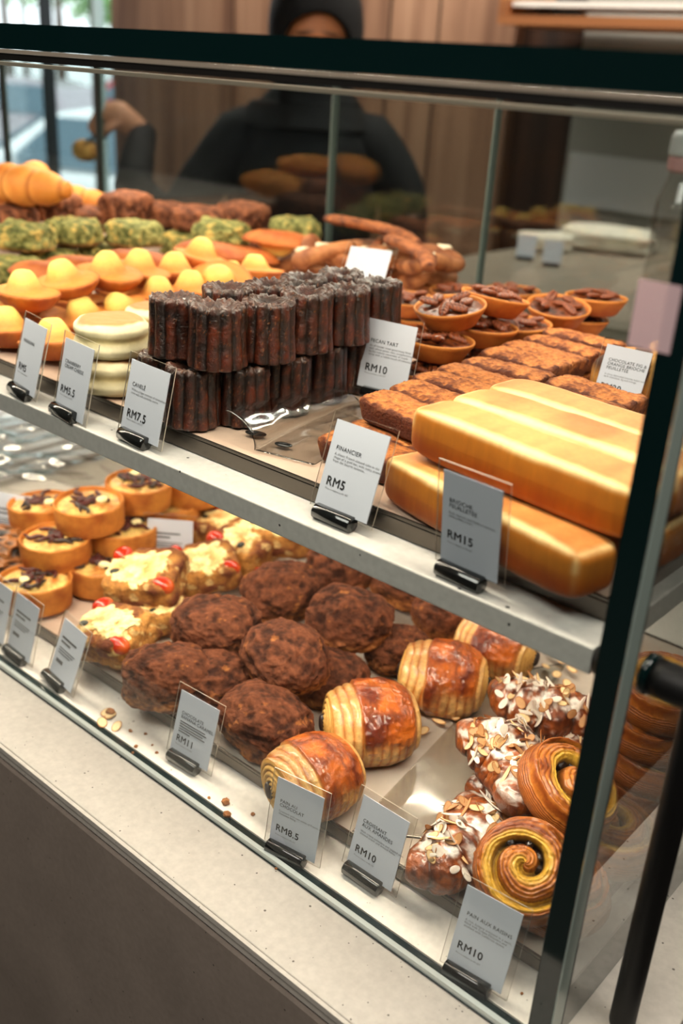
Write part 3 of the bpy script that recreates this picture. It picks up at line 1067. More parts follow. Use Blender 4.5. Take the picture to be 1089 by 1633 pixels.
def raisin_swirl(seed, Rr=.042, H=.030):
    root = empty('pain_aux_raisins')
    n = 200
    # top: polar height field
    m = 90
    t = np.linspace(.01, 1, m)[:, None]
    th = np.linspace(0, 2 * math.pi, n, endpoint=False)[None]
    nzp = np.stack([t * np.cos(th), t * np.sin(th), 0 * t * th], -1)
    wob = fbm(nzp, 2.2, seed, 2)
    turns = 1.75
    s = (t * turns * (1 + wob * .12) - th / (2 * math.pi)) + .55
    ph = s % 1.0
    gap = np.exp(-((ph - .10) / .11) ** 2) + np.exp(-((ph - 1.10) / .11) ** 2)
    outer = ss(.86, .93, t + 0 * th)
    gap = gap * (1 - outer) * ss(.03, .12, t) * (.75 + .45 * np.cos(th - 1.0))
    arm = np.sin(np.clip((ph - .12) / .9, 0, 1) * math.pi) ** .6
    h = H * (.80 + .16 * (1 - t ** 2)) + .006 * arm * (1 - outer) - .0075 * gap + .004 * outer * np.ones_like(ph)
    fine = np.sin(ph * 44 + wob * 10)
    h = h + .00045 * fine + fbm(nzp, 9, seed + 4, 3) * .003
    h = h - .010 * ss(.95, 1.0, t) ** 2
    rr = Rr * t * np.ones_like(ph) * (1 + .03 * np.sin(th * 1 + seed) * t)
    top = np.stack([rr * np.cos(th), rr * np.sin(th), h], -1)
    yel = rgb(236, 190, 84)
    br = mix(rgb(214, 140, 62), rgb(142, 72, 28), np.clip(.5 + .35 * fine + wob * 2.2, 0, 1))
    c = mix(yel * np.ones_like(br), br, ss(.36, .62, ph))
    c = mix(c, rgb(74, 34, 16), ss(.9, 1.0, ph) * .6 * (1 - outer))
    c = mix(c, rgb(66, 32, 18), np.clip(gap * 1.1, 0, 1))
    crust = mix(rgb(206, 134, 60), rgb(156, 82, 34), np.clip(.5 + .5 * np.sin(t * 150 + wob * 10), 0, 1) * np.ones_like(ph))
    c = mix(c, crust, outer)
    # side wall with horizontal layers
    ms = 34
    q = np.linspace(0, 1, ms)[:, None]
    edge = top[-1]
    z0 = edge[None, :, 2]
    zz = z0 * (1 - q)
    bulge = 1 + .07 * np.sin(q * math.pi) - .05 * q ** 3
    ly = .7 * np.sin(q * 60 + fbm(np.stack([np.cos(th) + 0 * q, np.sin(th) + 0 * q, q + 0 * th], -1), 2.0, seed + 6, 2) * 9)
    bulge = bulge * (1 + .010 * ly)
    wall = np.stack([edge[None, :, 0] * bulge, edge[None, :, 1] * bulge, zz], -1)[1:]
    cw = mix(rgb(208, 132, 62), rgb(116, 58, 26), np.clip(.5 + .5 * ly, 0, 1) * np.ones((ms, n)))[1:]
    bot = np.stack([wall[-1] * .6, wall[-1] * .05])
    G = np.concatenate([top, wall, bot])
    G[-1, :, 2] = G[-2, :, 2] = 0
    CC = np.concatenate([c, cw, cw[-1:], cw[-1:]])
    pts, F = grid(G)
    mk('swirled_dough', pts, F, B['swirl'], root, np.vstack([CC.reshape(-1, 3), CC[0].mean(0), CC[-1].mean(0)]))
    r = random.Random(seed)
    Vr, u, Fr = superb((.0045, .0034, .0026), 2.1, 10)
    Vr = Vr * (1 + fbm(Vr, 400, seed, 2)[:, None] * .5)
    first = None
    for k in range(4):
        # raisins sit in the spiral gap
        tt = .25 + k * .09
        a = (tt * turns + .55 - .10) * 2 * math.pi + r.uniform(-.5, .5)
        if first is None:
            o = first = mk('raisin', Vr, Fr, plain('raisin_skin', rgb(36, 20, 16), .3, coat=.4), root)
        else:
            o = first.copy()
            COL.objects.link(o)
            o.parent = root
        o.location = (Rr * tt * math.cos(a), Rr * tt * math.sin(a), H * .80)
        o.rotation_euler = (r.uniform(-.5, .5), r.uniform(-.5, .5), r.uniform(0, 6))
    return root


def savory(seed, toms=2):
    root = empty('cheese_tomato_pastry')
    V, u, F = superb((.041, .034, .019), 6, 40)
    nz = fbm(V, 55, seed, 4)
    V = V * (1 + nz * .38)[:, None]
    V[:, 2] -= V[:, 2].min()
    c = mix(rgb(216, 160, 88), rgb(124, 66, 32), np.clip(.45 + nz * 3.6, 0, 1))
    c = mix(c, rgb(236, 208, 150), (fbm(V, 120, seed + 3, 2) > .20) * .6)
    mk('bread_base', V, F, B['crumb'], root, c)
    V, u, F = superb((.036, .027, .0095), 2.5, 44)
    nz = fbm(V, 100, seed + 5, 4)
    V = V * (1 + nz * .75)[:, None]
    V[:, 2] += .034
    c = mix(rgb(255, 240, 180), rgb(222, 146, 62), np.clip(.30 - nz * 2.6, 0, 1))
    mk('melted_cheese', V, F, B['filling'], root, c)
    for k in range(toms):
        V, u, F = superb((.0125, .0095, .0090), 2.1, 16)
        c = mix(rgb(198, 62, 32), rgb(232, 128, 60), ss(.1, .8, u[:, 0]) * .6)
        o = mk('cherry_tomato', V, F, B['tomato'], root, c)
        o.location = ((.030, -.030)[k % 2], (-.022, .024)[k % 2], (.032, .036)[k % 2])
        o.rotation_euler = (0, .3, k * 1.3)
    V, u, F = superb((.006, .004, .002), 2.2, 8)
    o = mk('black_olive', V, F, B['filling'], root, np.ones((len(V), 1)) * rgb(42, 46, 28))
    o.location = (-.026, -.010, .041)
    return root


def braided(seed):
    """plump segmented croissant"""
    m, n = 120, 56
    t = np.linspace(-1, 1, m)
    path = np.stack([.085 * t, -.018 * np.cos(t * 1.5), 0 * t], 1)
    seg = np.abs(np.sin(t * 6.3 + .6))
    rr = .034 * (1 - np.abs(t) ** 2.6 * .6) * (.78 + .25 * seg ** .55)
    V = tube(path, rr, n)
    V[..., 2] *= .9
    V[..., 2] -= V[..., 2].min()
    nz = fbm(V, 30, seed, 3)
    c = mix(rgb(244, 180, 96), rgb(206, 122, 44), np.clip(.4 + nz * 1.6 + (seg[:, None] - .5) * .5, 0, 1))
    c = mix(c, rgb(172, 92, 36), ss(.4, 0, seg)[:, None] * .6 * np.ones_like(nz))
    pts, F = grid(V)
    return mk('plain_croissant', pts, F, B['cake'], None, np.vstack([c.reshape(-1, 3), c[0].mean(0), c[-1].mean(0)]))


def pretzel(seed):
    """flat twisted pecan bretzel with open loops"""
    root = empty('nut_pretzel')
    t = np.linspace(0, 2 * math.pi, 180, endpoint=False)
    x = .062 * np.sin(t) + .010 * np.sin(3 * t)
    y = .034 * np.sin(2 * t) * (1 + .1 * np.cos(t)) + .012 * np.cos(t)
    z = .007 * np.cos(3 * t)
    path = np.stack([x, y, z], 1)
    r_ = .0098 * (1 + .12 * np.sin(t * 5))
    V = tube(path, r_, 20, closed=True)
    nz = fbm(V, 70, seed, 3)
    n2 = fbm(V, 300, seed, 3)
    V = path[:, None] + (V - path[:, None]) * (1 + nz * .25 + n2 * .12)[..., None]
    V[..., 2] -= V[..., 2].min()
    c = mix(rgb(200, 142, 96), rgb(136, 82, 48), np.clip(.45 + nz * 2.2 + n2, 0, 1))
    V2 = np.concatenate([V, V[:1]])
    c2 = np.concatenate([c, c[:1]])
    pts, F = grid(V2, cap=False)
    mk('twisted_dough', pts, F, B['tart'], root, c2.reshape(-1, 3))
    Vn, u, Fn = superb((.009, .006, .0035), 2.6, 9)
    Vn = Vn * (1 + fbm(Vn, 200, seed, 3)[:, None] * .8)
    for k, (tx) in enumerate((.4, 2.2, 3.6, 5.0)):
        o = mk('sugar_icing', Vn, Fn, B['cake'], root, np.ones((len(Vn), 1)) * rgb(240, 224, 196))
        i = int(tx / 6.283 * 180)
        o.location = (path[i][0], path[i][1], V[i, :, 2].max())
        o.rotation_euler = (0, 0, tx * 2)
    return root


def long_stick(seed, L=.19):
    m, n = 90, 28
    t = np.linspace(-1, 1, m)
    path = np.stack([L / 2 * t, .010 * np.sin(t * 2.5), .010 * (1 - t * t)], 1)
    V = tube(path, .0105 * (1 - np.abs(t) ** 4 * .35), n)
    nz = fbm(V, 90, seed, 4) * 1.6
    V = path[:, None] + (V - path[:, None]) * (1 + nz * .35)[..., None]
    V[..., 2] -= V[..., 2].min()
    c = mix(rgb(182, 118, 74), rgb(100, 54, 34), np.clip(.45 + nz * 1.4, 0, 1))
    pts, F = grid(V)
    return mk('pastry_twist', pts, F, B['crumb'], None, np.vstack([c.reshape(-1, 3), c[0].mean(0), c[-1].mean(0)]))


def fig_loaf(seed):
    V, u, F = superb((.075, .032, .030), 3.2, 50)
    nz = fbm(V, 30, seed, 3)
    V = V * (1 + nz * .08)[:, None]
    V[:, 2] -= V[:, 2].min()
    st = np.sin((V[:, 0] + V[:, 1] * .35) * 150)
    c = mix(rgb(240, 188, 108), rgb(196, 122, 56), np.clip(.4 + nz * 2, 0, 1))
    c = mix(c, rgb(92, 58, 42), ss(.1, .45, st) * ss(.0, .5, u[:, 2]))
    sg = ss(.75, .95, u[:, 2]) * (fbm(V, 70, seed + 5, 3) > .05) * ss(.0, .03, V[:, 0])
    c = mix(c, rgb(246, 240, 232), sg * .9)
    return mk('fig_brioche', V, F, B['cake'], None, c)


def fig_dish(seed):
    V, u, F = superb((.040, .034, .02), 2.3, 36)
    rd = ridge(u, 2.0, seed, 3)
    V = V * (1 + (rd - .6) * .5)[:, None]
    V[:, 2] -= V[:, 2].min()
    c = mix(rgb(34, 28, 26), rgb(172, 116, 66), ss(.55, .85, rd))
    return mk('dark_fruit_pastry', V, F, B['filling'], None, c)


PROTO = {
    'canele': [canele(s) for s in (1, 2, 3)],
    'madeleine': [madeleine(s) for s in (1, 2)],
    'green': [scone(s, 'green') for s in (1, 2, 3)],
    'brown': [scone(s, 'brown') for s in (4, 5)],
    'emuffin': [english_muffin(1)],
    'tart': [pecan_tart(s) for s in (1, 2)],
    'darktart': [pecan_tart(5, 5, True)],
    'financier': [financier(s) for s in (1, 2, 3)],
    'loaf': [loaf(s) for s in (1, 2, 3)],
    'quiche': [quiche(s) for s in (1, 2)],
    'cocoa': [choc_banana(s) for s in (1, 2, 3, 4)],
    'pac': [pain_choc(s) for s in (1, 2)],
    'almond': [almond_croissant(s) for s in (1, 2)],
    'swirl': [raisin_swirl(s) for s in (1, 2)],
    'savory': [savory(s) for s in (1, 2)],
    'braid': [braided(1)],
    'pretzel': [pretzel(1)],
    'twist': [long_stick(1)],
    'figloaf': [fig_loaf(1)],
    'figdish': [fig_dish(1)],
}
HGT = {'canele': .056, 'madeleine': .028, 'green': .036, 'brown': .03, 'emuffin': .037, 'tart': .025, 'darktart': .025, 'financier': .026, 'loaf': .044,
       'quiche': .036, 'cocoa': .054, 'pac': .058, 'almond': .042, 'swirl': .03, 'savory': .045, 'braid': .055, 'pretzel': .03, 'twist': .03, 'figloaf': .058, 'figdish': .03}
USED = {}


def put(kind, px, py, zc, yaw=0, label=None, cat=None, group=None, v=0, tilt=(0, 0), s=1.0, loc=None, down=False):
    """stand one pastry so that its middle is at height zc on the sight line of (px, py)"""
    pr = PROTO[kind][v % len(PROTO[kind])]
    key = (kind, v % len(PROTO[kind]))
    if key in USED:
        o = dup(pr)
    else:
        o = pr
        USED[key] = 1
    c = Vector(loc) if loc is not None else P(px, py, zc)
    R_ = Euler((rad(tilt[0]), rad(tilt[1]), rad(yaw))).to_matrix()
    h = HGT[kind] * (s if not isinstance(s, tuple) else s[2])
    if down:
        R_ = R_ @ Euler((math.pi, 0, 0)).to_matrix()
    o.rotation_euler = R_.to_euler()
    o.location = c - R_ @ Vector((0, 0, h / 2))
    o.scale = (s, s, s) if not isinstance(s, tuple) else s
    tag(o, label, cat, group)
    return o

# ------------------------------------------------------------------ upper shelf
# canelés: (px, py, zc, label)
CAN = [
 (310, 632, .361, 'glossy dark canele in the lower row, nearest the canele price card'),
 (375, 628, .361, 'dark canele in the lower row behind the curled plastic film'),
 (446, 612, .361, 'reddish-brown canele in the lower row, third from the canele price card'),
 (512, 592, .361, 'dark canele in the lower row just left of the pecan tart card'),
 (562, 576, .361, 'shadowed canele in the lower row partly behind the pecan tart card'),
 (262, 606, .361, 'canele in the lower row half hidden behind its own price card'),
 (286, 522, .418, 'dark canele at the left end of the upper row'),
 (341, 537, .418, 'glossy canele standing frontmost in the upper row above the film'),
 (420, 530, .418, 'canele in the upper row beside the frontmost glossy one'),
 (484, 514, .418, 'canele in the upper row, third from the frontmost glossy one'),
 (546, 505, .418, 'canele at the middle of the upper row left of the pecan tart card'),
 (600, 493, .418, 'canele at the right end of the upper row behind the pecan tart card'),
 (366, 508, .418, 'canele of the upper back row showing only its knobbly top, leftmost there'),
 (430, 499, .418, 'canele of the upper back row with a knobbly top, second there'),
 (489, 485, .418, 'canele of the upper back row right behind the third upper canele'),
 (536, 478, .418, 'rearmost canele in front of the blank white card'),
]
r0 = random.Random(11)
for k, (px, py, z, lab) in enumerate(CAN):
    put('canele', px, py, z, r0.uniform(0, 360), lab, 'canele', 'caneles stacked on the marble shelf', v=k, s=r0.uniform(.97, 1.02), tilt=(r0.uniform(-1, 1), r0.uniform(-1, 1)))
UP = [o for o in COL.objects if o.get('category') == 'canele'][12:]
for o in UP:    # lower storey carrying the back row
    c = dup(o)
    c.location.z = .3335
    c.rotation_euler.z += 1
    tag(c, 'canele under the back row of the pile, hidden in its shadow', 'canele', 'caneles carrying the back row')

MAD = [
 (15, 530, .352, 40, 'golden madeleine at the front left edge behind the first price card'),
 (88, 556, .347, 30, 'golden madeleine between the two leftmost shelf cards'),
 (137, 508, .352, 20, 'madeleine with a tall yellow hump left of the white muffins'),
 (48, 476, .380, 10, 'yellow-humped madeleine lying high at the far left of the heap'),
 (196, 490, .365, -20, 'tilted madeleine with its hump towards the viewer above the white muffins'),
 (112, 462, .384, 15, 'madeleine in the second row above the tall-humped one'),
 (250, 474, .372, 30, 'madeleine just left of the upper caneles'),
 (302, 466, .375, 10, 'madeleine with a round pale hump peeking over the upper caneles'),
 (176, 450, .388, 25, 'madeleine in the middle of the third row'),
 (230, 440, .388, 5, 'madeleine right of centre in the third row'),
 (270, 436, .384, 35, 'madeleine with a smooth hump in the back row near the green scones'),
 (340, 452, .385, 60, 'upright leaning madeleine with a brown rim behind the upper caneles'),
 (318, 418, .392, 10, 'small looking madeleine highest in the back row'),
 (405, 434, .385, 15, 'madeleine beside the nut pretzels at the right end of the heap'),
 (372, 446, .366, 80, 'madeleine low behind the caneles near the pretzels'),
 (22, 500, .352, 70, 'madeleine low at the left frame edge under the heap'),
]
for k, (px, py, z, yaw, lab) in enumerate(MAD):
    tl = (r0.uniform(-8, 8), r0.uniform(-8, 8))
    if k == 4: tl = (38, 5)
    if k == 11: tl = (48, 0)
    if k in (5, 2): tl = (14, -6)
    put('madeleine', px, py, z, yaw, lab, 'madeleine', 'madeleines heaped on the marble shelf', v=k, tilt=tl, s=(1.06, 1.14, 1.2) if k != 13 else 1.0)
MADF = [
 (85, 446, .372, 20, 'madeleine lying shell side up at the left, below the green scones'),
 (222, 425, .380, 18, 'madeleine lying shell side up in the middle below the green scones'),
 (140, 436, .372, 25, 'overturned madeleine with a browned back next to the left green scones'),
 (335, 402, .388, 15, 'long overturned madeleine in front of the rear green scone'),
 (440, 392, .388, 20, 'overturned madeleine at the right end under the rearmost green scone'),
 (390, 400, .378, 12, 'overturned golden madeleine between the two rear ones'),
 (10, 478, .360, 30, 'overturned madeleine cut by the left edge of the picture'),
]
for k, (px, py, z, yaw, lab) in enumerate(MADF):
    put('madeleine', px, py, z, yaw, lab, 'madeleine', 'overturned madeleines on the marble shelf', v=k, s=(1.5, 1.2, 1.0), down=True)
for k, (px, py, z, yaw) in enumerate([(110, 480, .345, 20), (190, 470, .345, 10), (60, 505, .345, 0), (250, 455, .35, 40), (350, 432, .355, 10)]):
    put('madeleine', px, py, z, yaw, 'madeleine buried under the others in the heap', 'madeleine', 'madeleines under the heap', v=k, s=(1.2, 1.2, 1))

GRN = [
 (36, 376, .392, 0, 'bright green scone at the left edge, top of the green pile'),
 (118, 369, .392, 10, 'green scone second from the left on top of the pile'),
 (212, 372, .392, -15, 'mottled green scone in the middle with a cut corner'),
 (352, 380, .385, 5, 'flat green scone right of the middle behind the overturned madeleine'),
 (470, 366, .398, 30, 'green scone at the right end next to the nut pretzels'),
 (20, 432, .352, 0, 'green scone low at the left edge of the lower layer'),
 (82, 416, .352, 20, 'dark green scone in the lower layer under the second one'),
 (165, 408, .352, 40, 'green scone in the lower layer under the cut-cornered one'),
 (300, 385, .365, 10, 'green scone mostly hidden between the middle and the right ones'),
]
for k, (px, py, z, yaw, lab) in enumerate(GRN):
    put('green', px, py, z, yaw + 20, lab, 'scone', 'green scones piled behind the madeleines', v=k, s=1.05)
BRN = [
 (18, 344, .400, 0, 'dark chocolate scone at the left edge behind the green ones'),
 (92, 336, .402, 20, 'chocolate scone second from the left in the brown row'),
 (150, 342, .398, 60, 'crumbly chocolate scone in the middle of the brown row'),
 (205, 336, .408, 10, 'reddish chocolate scone on top of the brown row'),
 (312, 352, .398, 35, 'rounded chocolate scone between the green scones'),
 (385, 346, .402, 0, 'chocolate scone nearest the rear glass, right end of the brown row'),
 (262, 344, .398, 70, 'small brown scone in the gap of the row'),
]
for k, (px, py, z, yaw, lab) in enumerate(BRN):
    put('brown', px, py, z, yaw, lab, 'scone', 'chocolate scones behind the green scones', v=k, s=(1.0 + .08 * (k % 3), 1.05, 1.2 + .15 * (k % 2)))
for k, (px, py, z, yaw) in enumerate([(30, 378, .353, 0), (120, 372, .353, 20), (215, 366, .353, 5), (320, 372, .353, 50), (395, 372, .353, 0), (440, 402, .353, 10)]):
    put('brown', px, py, z, yaw, 'chocolate scone underneath, carrying the pile behind the madeleines', 'scone', 'scones carrying the pile', v=k, s=(1.05, 1.05, 1.3))

BRD = [
 (48, 303, .440, 12, 'plump golden croissant on top at the far left', 1.0),
 (118, 330, .400, 20, 'golden croissant end showing behind the chocolate scones', .9),
 (20, 322, .400, 0, 'golden croissant under the plump one at the far left', 1.0),
 (68, 288, .447, -30, 'out of focus round golden croissant furthest back at the left', .75),
]
for k, (px, py, z, yaw, lab, s_) in enumerate(BRD):
    put('braid', px, py, z, yaw, lab, 'croissant', 'plain croissants at the far left', s=s_)

put('emuffin', 0, 0, 0, 10, 'lower of the two stacked pale english muffins behind the price card', 'english muffin', 'pale english muffins', loc=(-.602, .099, .3520), s=.97)
put('emuffin', 0, 0, 0, 60, 'upper pale english muffin with a toasted brown top, stacked on another', 'english muffin', 'pale english muffins', loc=(-.606, .100, .3885), s=.97)
put('emuffin', 243, 506, .372, 0, 'pale english muffin peeking out between the madeleines and caneles', 'english muffin', 'pale english muffins', s=.8)

PZ = [
 (520, 432, .352, 20, 'open looped nut pretzel lying lowest on the left of the stack', 1.25),
 (640, 455, .350, -20, 'nut pretzel at the bottom of the stack next to the tarts', 1.15),
 (630, 432, .376, 10, 'nut pretzel with white icing in the middle of the stack', 1.15),
 (566, 418, .385, 30, 'nut pretzel with thick strands behind the blank white card', 1.25),
 (640, 412, .402, 5, 'nut pretzel second from the top of the stack', 1.1),
]
for k, (px, py, z, yaw, lab, s_) in enumerate(PZ):
    put('pretzel', px, py, z, yaw, lab, 'pretzel', 'nut pretzels stacked at the rear glass', s=s_)
put('twist', 595, 372, .428, -12, 'long reddish pastry twist lying on top of the pretzel stack', 'pastry twist', s=(1.0, 1.35, .75), tilt=(0, 3))
put('twist', 650, 396, .424, -38, 'shorter nut-crusted twist lying across the right side of the stack', 'pastry twist', s=(.75, 1.3, .8), tilt=(0, 6))

TRT = [
 ('tart', 718, 500, .407, 'pecan tart at the front left on top of its stack, full of nuts'),
 ('tart', 787, 484, .409, 'pecan tart on top in the second stack, its fluted side showing'),
 ('tart', 884, 500, .384, 'pecan tart with three big glossy pecan halves in the third stack'),
 ('tart', 949, 484, .388, 'pecan tart on top at the rear right of the group'),
 ('tart', 697, 553, .377, 'pecan tart in the middle of the front stack behind the card'),
 ('tart', 771, 531, .379, 'pecan tart under the second top one'),
 ('tart', 836, 527, .372, 'pecan tart in the middle between the second and third stacks'),
 ('tart', 920, 516, .358, 'pecan tart under the rear right one'),
 ('tart', 690, 605, .347, 'pecan tart at the bottom of the front stack'),
 ('tart', 765, 577, .347, 'pecan tart at the bottom beside the sugared financiers'),
 ('tart', 832, 556, .343, 'pecan tart at the bottom of the middle stack'),
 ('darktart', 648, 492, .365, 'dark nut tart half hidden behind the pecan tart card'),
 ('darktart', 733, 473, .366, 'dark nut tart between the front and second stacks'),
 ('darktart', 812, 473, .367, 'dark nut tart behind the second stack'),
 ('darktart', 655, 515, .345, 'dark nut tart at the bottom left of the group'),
]
for k, (kd, px, py, z, lab) in enumerate(TRT):
    put(kd, px, py, z, r0.uniform(0, 360), lab, 'tart', 'pecan tarts stacked behind the financiers', v=k, tilt=((6, -7) if k in (0, 1, 2) else (2, 0)), s=1.0)

# financiers: column of bars running back from the front card
FLAB = ['second', 'third', 'fourth', 'fifth', 'sixth', 'seventh', 'eighth', 'ninth', 'tenth']
for j in range(10):
    y = .180 + j * .0445
    for c in range(2):
        x = -.284 - .0045 * j + c * .097 + .002 * math.sin(j * 2)
        if c == 1 and j not in (2, 3, 4): continue
        if j == 9: continue
        lab = ('brown sugared financier bar nearest the financier price card, upper layer' if (j == 0) else
               'crusty financier bar in the ' + FLAB[j - 1] + ' row back from the front, ' + ('left column' if c == 0 else 'right column beside the loaves'))
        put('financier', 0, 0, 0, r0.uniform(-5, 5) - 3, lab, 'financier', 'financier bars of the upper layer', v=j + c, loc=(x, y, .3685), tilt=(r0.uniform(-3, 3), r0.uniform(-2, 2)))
for j in range(11):
    y = .132 + j * .0445
    for c in range(2):
        if c == 1 and j not in (3, 4, 5): continue
        x = -.286 - .004 * j + c * .097
        lab = 'dark-edged financier bar lying frontmost in the bottom layer behind its card' if j == 0 else 'financier bar of the bottom layer, carrying the others'
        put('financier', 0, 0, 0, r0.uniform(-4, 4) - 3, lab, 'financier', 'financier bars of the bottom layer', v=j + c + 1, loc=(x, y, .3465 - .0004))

# brioche loaves
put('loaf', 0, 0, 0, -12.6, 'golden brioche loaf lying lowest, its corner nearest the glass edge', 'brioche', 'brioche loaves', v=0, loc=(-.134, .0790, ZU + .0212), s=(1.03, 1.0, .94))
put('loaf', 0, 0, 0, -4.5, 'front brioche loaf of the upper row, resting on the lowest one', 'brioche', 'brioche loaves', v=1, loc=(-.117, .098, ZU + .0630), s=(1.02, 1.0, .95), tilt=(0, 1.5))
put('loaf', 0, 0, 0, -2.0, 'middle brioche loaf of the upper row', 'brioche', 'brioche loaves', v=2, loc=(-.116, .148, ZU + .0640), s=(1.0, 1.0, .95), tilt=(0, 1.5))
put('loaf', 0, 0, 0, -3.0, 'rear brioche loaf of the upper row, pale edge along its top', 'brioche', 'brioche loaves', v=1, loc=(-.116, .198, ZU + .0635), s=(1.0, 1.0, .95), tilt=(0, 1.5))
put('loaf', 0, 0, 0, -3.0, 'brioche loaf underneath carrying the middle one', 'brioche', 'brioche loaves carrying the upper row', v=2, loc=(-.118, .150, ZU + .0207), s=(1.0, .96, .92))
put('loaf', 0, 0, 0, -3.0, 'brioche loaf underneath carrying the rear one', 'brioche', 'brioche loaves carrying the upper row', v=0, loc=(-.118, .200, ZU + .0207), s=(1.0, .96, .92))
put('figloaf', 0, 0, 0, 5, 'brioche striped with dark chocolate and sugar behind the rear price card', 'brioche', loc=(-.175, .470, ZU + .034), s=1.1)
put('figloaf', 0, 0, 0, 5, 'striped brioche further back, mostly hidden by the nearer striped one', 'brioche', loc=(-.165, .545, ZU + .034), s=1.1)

# ------------------------------------------------------------------ lower floor of the case
QCH = [
 (136, 822, .098, 'quiche with dark red onion on top of the front pile'),
 (228, 790, .098, 'quiche with a pale cheese cube on top of the rear pile'),
 (88, 880, .060, 'quiche in the middle of the front pile below the onion-topped one'),
 (191, 866, .058, 'quiche in the middle between the front and rear piles'),
 (280, 822, .056, 'quiche under the rear top one, red onion showing'),
 (55, 942, .037, 'quiche at the bottom nearest the white cards'),
 (150, 914, .037, 'quiche at the bottom in the shadow of the pile'),
 (305, 786, .085, 'quiche partly cut off by the marble shelf edge'),
 (72, 826, .075, 'dark-topped quiche between the rear card and the front pile'),
 (342, 806, .050, 'quiche furthest right under the marble shelf'),
]
for k, (px, py, z, lab) in enumerate(QCH):
    put('quiche', px, py, z, r0.uniform(0, 360), lab, 'quiche', 'quiches piled on the case floor', v=k, tilt=(r0.uniform(-3, 3), r0.uniform(-3, 3)))
for k, (px, py, z) in enumerate([(228, 842, .037), (300, 830, .037), (100, 866, .037)]):
    put('quiche', px, py, z, 50 * k, 'quiche at the bottom, hidden under the rear pile', 'quiche', 'quiches carrying the rear pile', v=k)
put('figdish', 14, 884, .045, 20, 'dark fruit-topped pastry cut by the left edge of the picture', 'pastry')
put('figdish', 8, 905, .030, 80, 'dark fruit pastry low at the left edge under the other one', 'pastry')

SAV = [
 (240, 928, .062, 30, 14, 'square pastry with melted cheese and two tomatoes leaning on the heap', 1.12),
 (182, 1022, .042, 10, 16, 'cheese and tomato pastry lying at the front edge of the tray', 1.05),
 (322, 905, .062, 60, 10, 'cheese-topped pastry with one big tomato next to the cocoa pastries', 1.0),
 (382, 872, .060, 100, 8, 'cheese and tomato pastry in the middle of the savoury heap', 1.1),
 (440, 856, .066, 40, 6, 'cheesy pastry with a bright red tomato just under the marble shelf', 1.15),
 (352, 838, .055, 0, 5, 'cheese pastry behind the small white card', 1.0),
 (262, 978, .034, 80, 0, 'dark baked savoury pastry underneath the leaning one', .8),
 (392, 905, .032, 20, 0, 'savoury pastry underneath, between the heap and the cocoa pastries', .8),
]
for k, (px, py, z, yaw, tl, lab, s_) in enumerate(SAV):
    put('savory', px, py, z, yaw, lab, 'savoury pastry', 'cheese and tomato pastries', v=k, tilt=(tl, -tl * .6), s=s_)

COC = [
 (346, 1012, .068, 20, 1.02, 'large oval cocoa-dusted pastry on top, left of the middle'),
 (450, 946, .064, 80, 1.0, 'cocoa-dusted pastry with pale crumbs behind the large oval one'),
 (556, 1000, .068, 10, 1.02, 'cocoa-dusted pastry in the middle of the pile top'),
 (446, 1058, .070, -20, 1.02, 'lighter cocoa pastry with a torn flap in front of the pile'),
 (272, 1092, .042, 40, 1.0, 'cocoa pastry at the front left corner of its pile, showing a cut side'),
 (412, 1143, .046, 0, .98, 'cocoa pastry at the bottom right behind the banana caramel card'),
 (548, 906, .052, 60, .95, 'cocoa pastry far back under the marble shelf, left one'),
 (652, 935, .050, 10, .95, 'cocoa pastry far back under the marble shelf, right one'),
 (706, 975, .040, 50, .9, 'cocoa pastry with an exposed golden patch beside the rear pain au chocolat'),
 (640, 1040, .044, 80, .8, 'cocoa pastry low behind the second pain au chocolat'),
 (520, 1090, .032, 30, .9, 'dark cocoa pastry underneath, left of the glossy rolls'),
 (340, 1100, .034, 70, .9, 'cocoa pastry underneath, between the two front ones'),
]
for k, (px, py, z, yaw, s_, lab) in enumerate(COC):
    put('cocoa', px, py, z, yaw, lab, 'cocoa pastry', 'cocoa-dusted banana pastries', v=k, tilt=(r0.uniform(-8, 8), r0.uniform(-6, 6)), s=s_ * .95)

put('pac', 500, 1244, .043, 74, 'glossy pain au chocolat nearest the front, behind its price card', 'pain au chocolat', 'pains au chocolat in a row', v=0, s=1.0)
put('pac', 587, 1158, .048, 50, 'dark glazed pain au chocolat second from the front', 'pain au chocolat', 'pains au chocolat in a row', v=1, s=1.10)
put('pac', 697, 1077, .048, 28, 'pain au chocolat third from the front with its chocolate stick showing', 'pain au chocolat', 'pains au chocolat in a row', v=0, s=1.09)
put('pac', 792, 1030, .048, 8, 'rearmost pain au chocolat under the marble shelf corner', 'pain au chocolat', 'pains au chocolat in a row', v=1, s=1.05)

put('almond', 722, 1338, .041, 98, 'sugared almond croissant nearest the front beside the raisin swirls', 'almond croissant', 'almond croissants', v=0, s=.98)
put('almond', 792, 1232, .068, 150, 'almond croissant with long flakes and sugar on top of the pile', 'almond croissant', 'almond croissants', v=1, s=1.0)
put('almond', 872, 1130, .058, 20, 'almond croissant furthest back next to the glass corner', 'almond croissant', 'almond croissants', v=0, s=.95)
put('almond', 872, 1200, .036, 100, 'almond croissant underneath the sugared pile', 'almond croissant', 'almond croissants', v=1, s=.8)
put('almond', 812, 1275, .034, 190, 'dark almond croissant in the shadow under the top one', 'almond croissant', 'almond croissants', v=0, s=.7)

